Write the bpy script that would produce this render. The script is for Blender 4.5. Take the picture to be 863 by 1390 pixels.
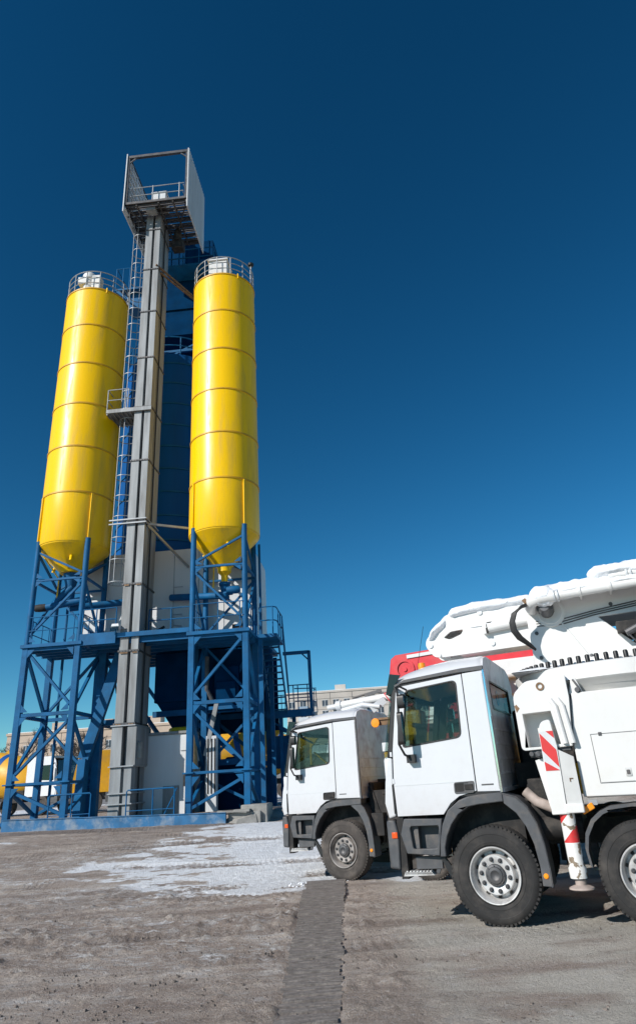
import bpy, bmesh, math, random
import numpy as np
from math import sin, cos, pi, radians, sqrt, atan2, hypot
from mathutils import Vector, Matrix
from mathutils.geometry import tessellate_polygon
random.seed(7); rng = np.random.default_rng(11)
for o in list(bpy.data.objects): bpy.data.objects.remove(o)
S = bpy.context.scene; COL = S.collection

# ------------------------------------------------------------ camera
F_PX, PITCH, ROLL, CAMH = 898.169, radians(24.592), radians(3.762), 1.674
cd = bpy.data.cameras.new('camera'); cam = bpy.data.objects.new('camera', cd); COL.objects.link(cam)
cd.sensor_fit = 'HORIZONTAL'; cd.sensor_width = 36; cd.lens = F_PX/863*36
cd.shift_y = -45/863; cd.clip_end = 6000; cd.clip_start = .05
fw = Vector((0, cos(PITCH), sin(PITCH))); up0 = Vector((0, -sin(PITCH), cos(PITCH))); rt0 = Vector((1, 0, 0))
rt = cos(ROLL)*rt0 - sin(ROLL)*up0; up = sin(ROLL)*rt0 + cos(ROLL)*up0
cam.matrix_world = Matrix(((rt.x, up.x, -fw.x, 0), (rt.y, up.y, -fw.y, 0), (rt.z, up.z, -fw.z, CAMH), (0, 0, 0, 1)))
S.camera = cam

# ------------------------------------------------------------ light
SUN_EL = radians(31); SX, SY = -.755, -.656          # horizontal direction towards the sun
W = bpy.data.worlds.new('World'); S.world = W; W.use_nodes = True
nt = W.node_tree; bg = nt.nodes['Background']
sk = nt.nodes.new('ShaderNodeTexSky'); sk.sky_type = 'NISHITA'; sk.sun_disc = False
sk.sun_elevation = SUN_EL; sk.sun_rotation = atan2(SX, SY)
sk.altitude = 1500; sk.air_density = 1.0; sk.dust_density = .0; sk.ozone_density = 2.0
gm = nt.nodes.new('ShaderNodeGamma'); gm.inputs[1].default_value = 1.25
tn = nt.nodes.new('ShaderNodeMix'); tn.data_type = 'RGBA'; tn.blend_type = 'MULTIPLY'; tn.inputs[0].default_value = 1; tn.inputs[7].default_value = (.82, 1.17, 1.15, 1)
nt.links.new(sk.outputs[0], gm.inputs[0]); nt.links.new(gm.outputs[0], tn.inputs[6])
hs_ = nt.nodes.new('ShaderNodeHueSaturation'); hs_.inputs['Saturation'].default_value = 1.15
nt.links.new(tn.outputs[2], hs_.inputs['Color']); nt.links.new(hs_.outputs[0], bg.inputs[0]); bg.inputs[1].default_value = .056
ld = bpy.data.lights.new('sun', 'SUN'); ld.energy = 5.0; ld.angle = radians(.53); ld.color = (1, .955, .89)
sun = bpy.data.objects.new('sun', ld); COL.objects.link(sun)
sun.rotation_euler = Vector((SX*cos(SUN_EL), SY*cos(SUN_EL), sin(SUN_EL))).to_track_quat('Z', 'Y').to_euler()
S.view_settings.view_transform = 'Standard'; S.view_settings.look = 'None'
S.view_settings.gamma = 1; S.view_settings.exposure = 0; S.view_settings.use_curve_mapping = False
S.render.engine = 'CYCLES'

# ------------------------------------------------------------ materials
def lin(h):
    h = h.lstrip('#'); v = [int(h[i:i+2], 16)/255 for i in (0, 2, 4)]
    return tuple(((c+.055)/1.055)**2.4 if c > .04 else c/12.92 for c in v)
def mat(name, col, rough=.5, metal=0, noise=.0, nscale=6, bump=0, bscale=40, dirt=None, dirt_amt=0, dscale=2.5, coat=0, streak=False, emit=None, spec=.5, low=None, xs=None):
    m = bpy.data.materials.new(name); m.use_nodes = True; t = m.node_tree; N = t.nodes; L = t.links
    b = N['Principled BSDF']; b.inputs['Roughness'].default_value = rough; b.inputs['Metallic'].default_value = metal
    b.inputs['Coat Weight'].default_value = coat; b.inputs['Coat Roughness'].default_value = .12; b.inputs['Specular IOR Level'].default_value = spec
    tc = N.new('ShaderNodeTexCoord'); mp = N.new('ShaderNodeMapping'); L.new(tc.outputs['Object'], mp.inputs[0])
    if xs: mp.inputs['Scale'].default_value = xs
    if streak: mp.inputs['Scale'].default_value = (1, 1, .12)
    c = N.new('ShaderNodeRGB'); c.outputs[0].default_value = (*col, 1); out = c.outputs[0]
    if noise:
        n = N.new('ShaderNodeTexNoise'); n.inputs['Scale'].default_value = nscale; n.inputs['Detail'].default_value = 6; L.new(mp.outputs[0], n.inputs[0])
        r = N.new('ShaderNodeMapRange'); r.inputs[1].default_value = .3; r.inputs[2].default_value = .7; r.inputs[3].default_value = 1-noise; r.inputs[4].default_value = 1+noise*.6
        L.new(n.outputs[0], r.inputs[0]); mx = N.new('ShaderNodeMix'); mx.data_type = 'RGBA'; mx.blend_type = 'MULTIPLY'; mx.inputs[0].default_value = 1
        L.new(out, mx.inputs[6]); L.new(r.outputs[0], mx.inputs[7]); out = mx.outputs[2]
    if dirt:
        n = N.new('ShaderNodeTexNoise'); n.inputs['Scale'].default_value = dscale; n.inputs['Detail'].default_value = 9; n.inputs['Roughness'].default_value = .65; L.new(mp.outputs[0], n.inputs[0])
        r = N.new('ShaderNodeMapRange'); r.inputs[1].default_value = .48; r.inputs[2].default_value = .75; r.inputs[3].default_value = 0; r.inputs[4].default_value = dirt_amt
        L.new(n.outputs[0], r.inputs[0]); f = r.outputs[0]
        if low:                                   # splashed dirt that grows towards a height
            sp = N.new('ShaderNodeSeparateXYZ'); L.new(tc.outputs['Object'], sp.inputs[0])
            r2 = N.new('ShaderNodeMapRange'); r2.inputs[1].default_value = low[0]; r2.inputs[2].default_value = low[1]; r2.inputs[3].default_value = low[2]; r2.inputs[4].default_value = 0
            L.new(sp.outputs[2], r2.inputs[0]); ad = N.new('ShaderNodeMath'); ad.operation = 'MULTIPLY_ADD'; L.new(n.outputs[0], ad.inputs[0]); L.new(r2.outputs[0], ad.inputs[1]); L.new(f, ad.inputs[2]); f = ad.outputs[0]
        mx = N.new('ShaderNodeMix'); mx.data_type = 'RGBA'; L.new(f, mx.inputs[0]); L.new(out, mx.inputs[6]); mx.inputs[7].default_value = (*dirt, 1); out = mx.outputs[2]
        mr = N.new('ShaderNodeMapRange'); mr.inputs[3].default_value = rough; mr.inputs[4].default_value = .9; L.new(f, mr.inputs[0]); L.new(mr.outputs[0], b.inputs['Roughness'])
    L.new(out, b.inputs['Base Color'])
    if bump:
        n = N.new('ShaderNodeTexNoise'); n.inputs['Scale'].default_value = bscale; n.inputs['Detail'].default_value = 4; L.new(tc.outputs['Object'], n.inputs[0])
        bp = N.new('ShaderNodeBump'); bp.inputs['Strength'].default_value = bump; bp.inputs['Distance'].default_value = .02; L.new(n.outputs[0], bp.inputs['Height']); L.new(bp.outputs[0], b.inputs['Normal'])
    if emit: b.inputs['Emission Color'].default_value = (*emit, 1); b.inputs['Emission Strength'].default_value = .3
    return m
MUD = (.20, .165, .135)
white = mat('white_paint', (.645, .655, .68), .32, noise=.03, nscale=1.2, bump=.035, bscale=2.5, dirt=(.42, .38, .35), dirt_amt=.12, dscale=7, coat=.4, low=(1.12, 1.55, .6))
white_back = mat('streaked_white_paint', (.62, .62, .64), .45, noise=.1, nscale=3, dirt=(.30, .27, .27), dirt_amt=.8, dscale=3.5)
white_pump = mat('white_pump_paint', (.70, .695, .68), .38, noise=.05, nscale=1.5, bump=.04, bscale=3, dirt=(.50, .45, .39), dirt_amt=.25, dscale=3)
snow = mat('snow', (.80, .82, .85), .7, noise=.08, nscale=4, bump=.8, bscale=16)
plastic = mat('dark_grey_plastic', (.075, .078, .085), .5, noise=.2, nscale=8, dirt=MUD, dirt_amt=.5, dscale=6, bump=.1, bscale=90)
black = mat('black_plastic', (.012, .012, .013), .45, noise=.2, dirt=MUD, dirt_amt=.12)
chass = mat('chassis_black', (.016, .015, .015), .75, noise=.3, dirt=MUD, dirt_amt=.3, dscale=6)
rubber = mat('tyre_rubber', (.022, .021, .021), .82, noise=.25, nscale=5, dirt=(.10, .088, .078), dirt_amt=.6, dscale=3.5, bump=.15, bscale=60)
rubber_d = mat('dusty_tyre_rubber', (.06, .052, .047), .88, noise=.25, nscale=5, dirt=(.15, .128, .112), dirt_amt=.9, dscale=3.5, bump=.15, bscale=60)
steel = mat('brushed_rim_steel', (.62, .61, .60), .45, .25, noise=.25, nscale=9, dirt=(.14, .12, .10), dirt_amt=.7, dscale=7)
dsteel = mat('dark_steel', (.10, .10, .105), .5, .5, noise=.3, dirt=MUD, dirt_amt=.4)
galv = mat('galvanised_steel', (.27, .285, .295), .55, .15, noise=.3, nscale=4, dirt=(.15, .135, .125), dirt_amt=.75, dscale=1.8, streak=True, bump=.05, bscale=20)
galv2 = mat('galvanised_rail', (.34, .355, .37), .5, .3, noise=.15)
panelw = mat('pale_sheet_metal', (.62, .64, .66), .5, .1, noise=.12, nscale=1.2, dirt=(.35, .33, .32), dirt_amt=.5, dscale=1.1, streak=True)
panel_box = mat('pale_cladding', (.62, .635, .65), .55, noise=.08, nscale=1, dirt=(.4, .38, .36), dirt_amt=.35, dscale=1.2, streak=True)
yellow_d = mat('dull_yellow_paint', (.60, .33, .01), .5, noise=.2, nscale=3)
yellow = mat('yellow_silo_paint', (.95, .56, .0), .32, noise=.09, nscale=.9, bump=.12, bscale=1.3, dirt=(.50, .32, .06), dirt_amt=.6, dscale=3.2, streak=True, spec=.35)
blue = mat('blue_steel_paint', (.002, .105, .26), .6, noise=.25, nscale=2.2, dirt=(.03, .08, .15), dirt_amt=.6, dscale=2.5, spec=.25, bump=.05, bscale=12)
blue_s = mat('blue_silo_paint', (.001, .085, .30), .62, noise=.15, nscale=1.2, dirt=(.01, .06, .14), dirt_amt=.4, dscale=1.5, streak=True, spec=.18)
shaded_blue = mat('shaded_blue_steel', (.0008, .03, .09), .85, noise=.25, nscale=1.5, dirt=(.006, .035, .08), dirt_amt=.5, spec=.03)  # blue steel with shade put into its colour, for screen house and mixer parts
blue_w = mat('worn_blue_paint', (.02, .14, .31), .6, noise=.3, nscale=2.5, dirt=(.33, .36, .38), dirt_amt=1.0, dscale=1.9, bump=.2, bscale=8)
rust = mat('rusty_steel', (.22, .13, .07), .8, noise=.4, nscale=8)
orange = mat('orange_lens', (.95, .30, .01), .25, noise=.05, spec=.6)
redlens = mat('red_orange_lens', (.75, .09, .01), .25, noise=.1)
red = mat('red_boom_paint', (.62, .018, .03), .38, noise=.12, dirt=(.35, .10, .09), dirt_amt=.5)
redstripe = mat('red_warning_paint', (.60, .03, .03), .5, noise=.1)
bluelogo = mat('blue_decal', (.02, .03, .20), .5, noise=.05)
ymix = mat('yellow_mixer_paint', (.78, .40, .02), .45, noise=.12, nscale=2, dirt=(.30, .22, .12), dirt_amt=.5, dscale=1.5)
bluem = mat('blue_mixer_stripe', (.01, .09, .33), .5, noise=.1)
concrete = mat('concrete', (.30, .29, .27), .9, noise=.25, nscale=4, bump=.4, bscale=18, dirt=(.14, .13, .12), dirt_amt=.6)
tanw = mat('tan_equipment', (.40, .27, .13), .7, noise=.3)
cloth = mat('seat_cloth', (.035, .035, .04), .9, noise=.2)
visor = mat('tinted_visor', (.012, .022, .018), .2, noise=.1)
bark = mat('bark', (.07, .055, .045), .9, noise=.3)
chrome = mat('chrome', (.8, .8, .8), .12, 1)
def glassm(name, tint, ref=1.0):
    m = bpy.data.materials.new(name); m.use_nodes = True; t = m.node_tree; N = t.nodes; L = t.links
    N.remove(N['Principled BSDF']); o = N['Material Output']
    tr = N.new('ShaderNodeBsdfTransparent'); tr.inputs[0].default_value = (*tint, 1)
    g = N.new('ShaderNodeBsdfGlossy'); g.inputs['Roughness'].default_value = .02; g.inputs[0].default_value = (.95, .97, 1, 1)
    fr = N.new('ShaderNodeFresnel'); fr.inputs[0].default_value = 1.5*ref
    tc = N.new('ShaderNodeTexCoord'); n = N.new('ShaderNodeTexNoise'); n.inputs['Scale'].default_value = 1.3; L.new(tc.outputs['Object'], n.inputs[0])
    bp = N.new('ShaderNodeBump'); bp.inputs['Strength'].default_value = .05; L.new(n.outputs[0], bp.inputs['Height']); L.new(bp.outputs[0], g.inputs['Normal'])
    ge = N.new('ShaderNodeNewGeometry'); sb = N.new('ShaderNodeMath'); sb.operation = 'SUBTRACT'; sb.use_clamp = True; L.new(fr.outputs[0], sb.inputs[0]); L.new(ge.outputs['Backfacing'], sb.inputs[1]); mx = N.new('ShaderNodeMixShader'); L.new(sb.outputs[0], mx.inputs[0]); L.new(tr.outputs[0], mx.inputs[1]); L.new(g.outputs[0], mx.inputs[2]); L.new(mx.outputs[0], o.inputs[0])
    return m
glass = glassm('tinted_window_glass', (.60, .68, .65))
glassd = glassm('dark_window_glass', (.42, .46, .46), 1.05)
glassr = glassm('dark_rear_glass', (.80, .80, .80), .69)
mirror_m = mat('mirror_glass', (.5, .55, .6), .05, 1)

# flaked red and white paint on the outrigger leg
def flaked():
    m = bpy.data.materials.new('flaked_warning_paint'); m.use_nodes = True; t = m.node_tree; N = t.nodes; L = t.links; b = N['Principled BSDF']; b.inputs['Roughness'].default_value = .6
    tc = N.new('ShaderNodeTexCoord'); sp = N.new('ShaderNodeSeparateXYZ'); L.new(tc.outputs['Object'], sp.inputs[0])
    a = N.new('ShaderNodeMath'); a.operation = 'ADD'; L.new(sp.outputs[0], a.inputs[0]); L.new(sp.outputs[2], a.inputs[1])
    f = N.new('ShaderNodeMath'); f.operation = 'MULTIPLY'; f.inputs[1].default_value = 2.7; L.new(a.outputs[0], f.inputs[0])
    fr = N.new('ShaderNodeMath'); fr.operation = 'FRACT'; L.new(f.outputs[0], fr.inputs[0])
    g = N.new('ShaderNodeMath'); g.operation = 'GREATER_THAN'; g.inputs[1].default_value = .5; L.new(fr.outputs[0], g.inputs[0])
    z = N.new('ShaderNodeMath'); z.operation = 'GREATER_THAN'; z.inputs[1].default_value = .86; L.new(sp.outputs[2], z.inputs[0])
    gz = N.new('ShaderNodeMath'); gz.operation = 'MULTIPLY'; L.new(g.outputs[0], gz.inputs[0]); L.new(z.outputs[0], gz.inputs[1])
    m1 = N.new('ShaderNodeMix'); m1.data_type = 'RGBA'; L.new(gz.outputs[0], m1.inputs[0]); m1.inputs[6].default_value = (.72, .70, .67, 1); m1.inputs[7].default_value = (.58, .03, .03, 1)
    n = N.new('ShaderNodeTexNoise'); n.inputs['Scale'].default_value = 9; n.inputs['Detail'].default_value = 8; L.new(tc.outputs['Object'], n.inputs[0])
    th = N.new('ShaderNodeMapRange'); th.inputs[1].default_value = .53; th.inputs[2].default_value = .56; L.new(n.outputs[0], th.inputs[0])
    m2 = N.new('ShaderNodeMix'); m2.data_type = 'RGBA'; L.new(th.outputs[0], m2.inputs[0]); L.new(m1.outputs[2], m2.inputs[6]); m2.inputs[7].default_value = (.20, .15, .10, 1)
    L.new(m2.outputs[2], b.inputs['Base Color']); return m
flaked_m = flaked()

# ------------------------------------------------------------ mesh helpers
class MB:
    def __init__(s): s.v = []; s.f = []
    def add(s, vs, fs):
        k = len(s.v); s.v += [tuple(v) for v in vs]; s.f += [tuple(k+i for i in f) for f in fs]; return s
    def box(s, x0, x1, y0, y1, z0, z1):
        x0, x1 = sorted((x0, x1)); y0, y1 = sorted((y0, y1)); z0, z1 = sorted((z0, z1))
        return s.add([(x, y, z) for z in (z0, z1) for y in (y0, y1) for x in (x0, x1)],
                     [(0, 2, 3, 1), (4, 5, 7, 6), (0, 1, 5, 4), (2, 6, 7, 3), (0, 4, 6, 2), (1, 3, 7, 5)])
    def hexa(s, lo, hi):          # two quads
        return s.add(list(lo)+list(hi), [(3, 2, 1, 0), (4, 5, 6, 7)]+[(i, (i+1) % 4, 4+(i+1) % 4, 4+i) for i in range(4)])
    def beam(s, a, b, w, h=None, upv=(0, 0, 1)):
        h = h or w; a = Vector(a); b = Vector(b); d = (b-a).normalized(); u = Vector(upv)
        if abs(d.dot(u)) > .95: u = Vector((0, 1, 0))
        x = d.cross(u).normalized(); y = x.cross(d)
        q = [x*sx*w/2+y*sy*h/2 for sx, sy in ((-1, -1), (1, -1), (1, 1), (-1, 1))]
        return s.hexa([a+p for p in q], [b+p for p in q])
    def tube(s, pts, r, n=8, cap=True):
        pts = [Vector(p) for p in pts]; k = len(s.v); rs = r if isinstance(r, (list, tuple)) else [r]*len(pts)
        d0 = (pts[1]-pts[0]).normalized(); u = Vector((0, 0, 1)) if abs(d0.z) < .9 else Vector((1, 0, 0)); x = d0.cross(u).normalized()
        for i, p in enumerate(pts):
            d = (pts[min(i+1, len(pts)-1)]-pts[max(i-1, 0)]).normalized(); x = (x-d*x.dot(d)).normalized(); y = d.cross(x)
            s.v += [tuple(p+(x*cos(2*pi*j/n)+y*sin(2*pi*j/n))*rs[i]) for j in range(n)]
        for i in range(len(pts)-1):
            for j in range(n): s.f.append((k+i*n+j, k+i*n+(j+1) % n, k+(i+1)*n+(j+1) % n, k+(i+1)*n+j))
        if cap: s.f.append(tuple(k+j for j in reversed(range(n)))); s.f.append(tuple(k+(len(pts)-1)*n+j for j in range(n)))
        return s
    def lathe(s, prof, n=48, c=(0, 0, 0), axis='z', a0=0, a1=2*pi, seamr=None):
        k = len(s.v); full = abs(a1-a0-2*pi) < 1e-6; m = n if full else n+1
        for i in range(m):
            a = a0+(a1-a0)*i/n
            for r, z in prof:
                if axis == 'z': s.v.append((c[0]+r*cos(a), c[1]+r*sin(a), c[2]+z))
                elif axis == 'y': s.v.append((c[0]+r*cos(a), c[1]+z, c[2]+r*sin(a)))
                else: s.v.append((c[0]+z, c[1]+r*cos(a), c[2]+r*sin(a)))
        P = len(prof)
        for i in range(n):
            for j in range(P-1):
                a = k+i*P+j; b = k+((i+1) % m)*P+j
                s.f.append((a, b, b+1, a+1))
        return s
    def plate(s, outer, holes, t0, t1, plane='xz', fn=None):
        # polygon in a plane extruded from t0 to t1; plane 'xz' -> y is the thickness
        loops = [outer]+list(holes); fl = [p for l in loops for p in l]
        tri = tessellate_polygon([[Vector((p[0], p[1], 0)) for p in l] for l in loops])
        def P(p, t):
            v = (p[0], t, p[1]) if plane == 'xz' else ((p[0], p[1], t) if plane == 'xy' else (t, p[0], p[1]))
            return fn(v) if fn else v
        n = len(fl); fs = [tuple(t) for t in tri]+[tuple(i+n for i in reversed(t)) for t in tri]; k = 0
        for l in loops:
            m = len(l)
            for i in range(m): fs.append((k+i, k+(i+1) % m, n+k+(i+1) % m, n+k+i))
            k += m
        return s.add([P(p, t0) for p in fl]+[P(p, t1) for p in fl], fs)
    def grid(s, fn, nu, nv):
        k = len(s.v)
        for i in range(nu+1):
            for j in range(nv+1): s.v.append(tuple(fn(i/nu, j/nv)))
        for i in range(nu):
            for j in range(nv):
                a = k+i*(nv+1)+j; s.f.append((a, a+nv+1, a+nv+2, a+1))
        return s
    def xf(s, fn): s.v = [tuple(fn(Vector(v))) for v in s.v]; return s
def rnd(poly, r, n=4):
    out = []; m = len(poly)
    for i in range(m):
        p = Vector(poly[i]); a = Vector(poly[i-1]); b = Vector(poly[(i+1) % m]); rr = r[i] if isinstance(r, (list, tuple)) else r
        rr = min(rr, (a-p).length*.45, (b-p).length*.45)
        if rr < 1e-4: out.append(tuple(p)); continue
        A = p+(a-p).normalized()*rr; B = p+(b-p).normalized()*rr
        for k in range(n+1):
            t = k/n; q = A*(1-t)**2+p*2*t*(1-t)+B*t*t; out.append(tuple(q))
    return out
def obj(name, m, material, parent=None, bevel=0, smooth=35, loc=None, segs=2):
    me = bpy.data.meshes.new(name); me.from_pydata(m.v, [], m.f); me.validate()
    bm = bmesh.new(); bm.from_mesh(me); bmesh.ops.recalc_face_normals(bm, faces=bm.faces); bm.to_mesh(me); bm.free()
    if smooth:
        me.polygons.foreach_set('use_smooth', [True]*len(me.polygons)); me.set_sharp_from_angle(angle=radians(smooth))
    me.materials.append(material)
    o = bpy.data.objects.new(name, me); COL.objects.link(o)
    if parent: o.parent = parent
    if loc: o.location = loc
    if bevel:
        b = o.modifiers.new('bevel', 'BEVEL'); b.width = bevel; b.segments = segs; b.limit_method = 'ANGLE'; b.angle_limit = radians(40); b.harden_normals = False
    return o
def tag(o, label, cat, group=None):
    o['label'] = label; o['category'] = cat
    if group: o['group'] = group
    return o
def thing(name, label, cat, loc=(0, 0, 0), rz=0, group=None):
    o = bpy.data.objects.new(name, None); COL.objects.link(o); o.location = loc; o.rotation_euler = (0, 0, rz); o.empty_display_size = .2
    return tag(o, label, cat, group)
def kids(o): return [c for c in COL.objects if c.parent == o]
def copy_tree(o, parent=None):
    c = o.copy(); COL.objects.link(c)
    if parent: c.parent = parent
    for ch in kids(o): copy_tree(ch, c)
    return c
def structure(o): o['kind'] = 'structure'; return o

# ------------------------------------------------------------ plant frame
AP = radians(3.6); OX, OY = -4.12, 26.467
def pw(u, v, z=0): return (OX+cos(AP)*u+sin(AP)*v, OY-sin(AP)*u+cos(AP)*v, z)
GZ = .92                                             # level of the yard around the plant

# ------------------------------------------------------------ noise
def vnoise(x, y, seed):
    xi = np.floor(x).astype(np.int64); yi = np.floor(y).astype(np.int64); fx = x-xi; fy = y-yi
    def h(a, b):
        n = (a*374761393+b*668265263+seed*974634777) & 0x7fffffff; n = ((n ^ (n >> 13))*1274126177) & 0x7fffffff
        return ((n ^ (n >> 16)) & 0xffff)/65535.
    sx = fx*fx*(3-2*fx); sy = fy*fy*(3-2*fy)
    return (h(xi, yi)*(1-sx)+h(xi+1, yi)*sx)*(1-sy)+(h(xi, yi+1)*(1-sx)+h(xi+1, yi+1)*sx)*sy
def fbm(x, y, seed, o=4, g=.5):
    s = 0; a = 1; t = 0
    for i in range(o): s = s+a*vnoise(x*2**i+i*17.3, y*2**i+i*9.1, seed+i); t += a; a *= g
    return s/t
def sst(a, b, x): t = np.clip((x-a)/(b-a), 0, 1); return t*t*(3-2*t)
def base_h(x, y):
    # gentle yard relief: flat by the trucks, rising to the plant
    line = 16.2+.8*np.sin(x*.3)
    h = -.09*sst(11, 14.2, y)*(1-sst(15.5, 17, y))*np.ones_like(x)
    left = .60-.022*(x+4)                            # height in front of the blue edge beam
    left = np.clip(left, .5, .85)
    h = h+left*sst(line, 24.6, y)
    h = h+(GZ-left)*sst(24.95, 25.3, y)*sst(-.2, -3.0, x-0*y)*1.0 if False else h+(GZ-left)*sst(24.9, 26.5, y)
    return h
# ------------------------------------------------------------ ground
def build_ground():
    # near sheet, fine
    def axis(a, b, d): return np.arange(a, b+1e-6, d)
    xs = np.concatenate([np.array([-2500, -900, -400, -200, -120, -80, -60, -45, -34, -27]), axis(-22, -16.2, .2), axis(-16, -9.06, .06), axis(-9, 9, .035), axis(9.06, 14, .08), np.array([16, 20, 26, 34, 45, 60, 80, 120, 200, 400, 900, 2500])])
    ys = np.concatenate([np.array([-600, -100, -30, -8, 0, 3]), axis(4.5, 16.5, .035), axis(16.56, 25.5, .06), axis(25.7, 32, .2), np.array([34, 37, 41, 46, 54, 65, 80, 110, 160, 260, 450, 900, 2000, 4500])])
    X, Y = np.meshgrid(xs, ys, indexing='ij')
    h = base_h(X, Y)
    near = sst(3, 5, Y)*(1-sst(24.3, 25.2, Y))*(sst(-22, -16, X))*(1-sst(12, 14, X))
    far = sst(24.3, 60, Y)
    n1 = fbm(X*.5, Y*.9, 3, 4); n2 = fbm(X*4, Y*4, 5, 5, .62); n3 = fbm(X*11, Y*11, 9, 3, .7)
    wx = X+1.2*(fbm(X*.3, Y*.3, 21, 2)-.5); 
    # wheel tracks running from left to right across the yard
    tr = np.zeros_like(X); trm = np.zeros_like(X)
    for y0, sl, amp, ph, wd in ((8.6, .03, .35, .4, .30), (9.7, -.02, .3, 1.5, .28), (10.9, .05, .5, 2.2, .33), (12.1, -.04, .4, .2, .28), (13.3, .02, .5, 3.1, .3), (14.6, -.03, .5, 1.1, .33), (16.4, .04, .6, 4.2, .35), (18.2, .02, .7, 5.0, .4), (20.1, .0, .7, 2.0, .4), (22.1, -.01, .5, .9, .4), (23.7, .0, .15, .0, .42), (24.35, .0, .15, .3, .25)):
        yc = y0+sl*X+amp*np.sin(X*.28+ph); d = np.abs(Y-yc)
        on = sst(.46, .60, fbm(X*.45, Y*.3, int(y0*10), 3))*(.5+.8*fbm(X*2.5, Y*2.5, 71, 2))
        tr += on*(-.028*np.exp(-(d/wd)**4)+.030*np.exp(-((d-wd*1.15)/.09)**2))
        tread = (np.sin(X*2*pi/.13+np.sign(Y-yc)*d*9) > .1)*np.exp(-(d/wd)**6)
        tr += on*tread*.014; trm = np.maximum(trm, on*np.exp(-(d/wd)**4))
    lump = np.clip(n2-.47, 0, 1)*.26*sst(.40, .60, n1)+np.clip(n3-.50, 0, 1)*.12*sst(.36, .56, n2)
    mask_r = sst(.4, 1.0, X)                         # right of the drain strip the ground is packed harder
    z = h+near*(tr*(1-.65*mask_r)+lump*(1-.75*mask_r)*(1-.7*sst(12.5, 17, Y))*.62+(n1-.5)*.035+(n3-.5)*.006)
    # flatten beside the wheels
    # drain strip bed
    sx0 = -.70-.0155*(Y-12); sx1 = .0+.0135*(Y-12)-.02
    wob = .10*(fbm(X*0+Y*1.5, Y*1.5, 81, 3)-.5); inst = sst(-.05, .05, X-sx0+wob)*(1-sst(-.05, .05, X-sx1+wob))*(1-sst(14.6, 15.2, Y))
    z = np.where(inst > 0, z*(1-inst)+(h-.022+.05*np.clip(fbm(X*2.6, Y*3.2, 77, 5, .6)-.46, 0, 1)*1.5)*inst, z)
    z = z+far*0
    nx, ny = X.shape
    verts = np.stack([X, Y, z], -1).reshape(-1, 3)
    idx = np.arange(nx*ny).reshape(nx, ny)
    f = np.stack([idx[:-1, :-1], idx[1:, :-1], idx[1:, 1:], idx[:-1, 1:]], -1).reshape(-1, 4)
    me = bpy.data.meshes.new('ground'); me.vertices.add(len(verts)); me.vertices.foreach_set('co', verts.ravel())
    me.loops.add(f.size); me.loops.foreach_set('vertex_index', f.ravel().astype(np.int32))
    me.polygons.add(len(f)); me.polygons.foreach_set('loop_start', (np.arange(len(f))*4).astype(np.int32)); me.polygons.foreach_set('loop_total', np.full(len(f), 4, np.int32))
    me.update(); me.validate(); me.polygons.foreach_set('use_smooth', [True]*len(me.polygons))
    # where old snow lies (a real covering with a shape of its own)
    px = X+.8*(fbm(X*.8, Y*.8, 31, 3)-.5)*2; py = Y+.8*(fbm(X*.7, Y*.9, 37, 3)-.5)*2
    lft = -1.55-(py-15.2)*.47                        # left border of the big patch
    lft = -2.1-(py-15)*.19; lft2 = np.maximum(-3.0-(py-14)*.95, -6.6+(py-18)*.30)
    patch = sst(-.3, .6, px-lft)*(1-sst(3.0, 5, px))*sst(14.0, 15.0, py)*(1-sst(28.2, 29.2, py))
    patch2 = sst(-.2, .8, px-lft2)*sst(13.0, 14.2, py)*(1-sst(24.5, 25.5, py))*(1-sst(-.4, .2, X+.8*0))*sst(.34, .54, fbm(X*.9, Y*2.4, 43, 5, .65))*.9
    patch = np.maximum(patch, patch2)
    strk = sst(.56, .70, fbm(X*.55+3, Y*2.4, 41, 4, .6))*sst(-.2, -1.6, -(-X-1.2)*-1)*1.0
    strk = sst(.50, .66, fbm(X*.6+3, Y*2.6, 41, 5, .66))*sst(.9, 2.0, -X)*sst(12, 14, Y)*(1-sst(19, 21, Y))*.45
    strk2 = sst(.60, .72, fbm(X*.8+9, Y*3, 47, 5, .62))*sst(.9, 1.6, -X)*sst(7, 9, Y)*(1-sst(13, 15, Y))*.5
    edge_l = sst(.55, .7, fbm(X*.5, Y*1.4, 51, 4))*sst(8.5, 10, -X)*sst(15, 18, Y)*(1-sst(22.5, 23.5, Y))*.8
    farS = sst(.45, .6, fbm(X*.12, Y*.12, 53, 4))*sst(30, 36, Y)*.85
    sn = np.clip(patch*(1-.75*trm*sst(14, 18, 33-Y)*0-.55*trm)+strk+strk2+edge_l+farS, 0, 1)
    sn = sn*(1-sst(24.7, 24.9, Y)*(1-sst(27.5, 29, Y)))
    wet = np.clip(trm*.55+sst(.5, .75, n1)*.35+np.exp(-((Y-23.9)/.55)**2)*.9, 0, 1)
    pack = mask_r*sst(.35, .6, fbm(X*.7, Y*1.6, 61, 4))
    frost = np.clip((.25+.75*sst(.38, .62, fbm(X*.5+7, Y*1.1, 91, 4)))*sst(.3, -.9, -X*-1)*1.0, 0, 1) if False else np.clip((.2+.8*sst(.36, .6, fbm(X*.5+7, Y*1.1, 91, 4)))*(1-.75*sst(-.9, .3, X))*(1-.8*sst(19, 22, Y)), 0, 1)
    for nm, arr in (('snow', sn), ('wet', wet), ('pack', pack), ('frost', frost)):
        a = me.attributes.new(nm, 'FLOAT', 'POINT'); a.data.foreach_set('value', arr.ravel().astype(np.float32))
    m = bpy.data.materials.new('muddy_yard'); m.use_nodes = True; t = m.node_tree; N = t.nodes; L = t.links; b = N['Principled BSDF']
    tc = N.new('ShaderNodeTexCoord')
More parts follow.
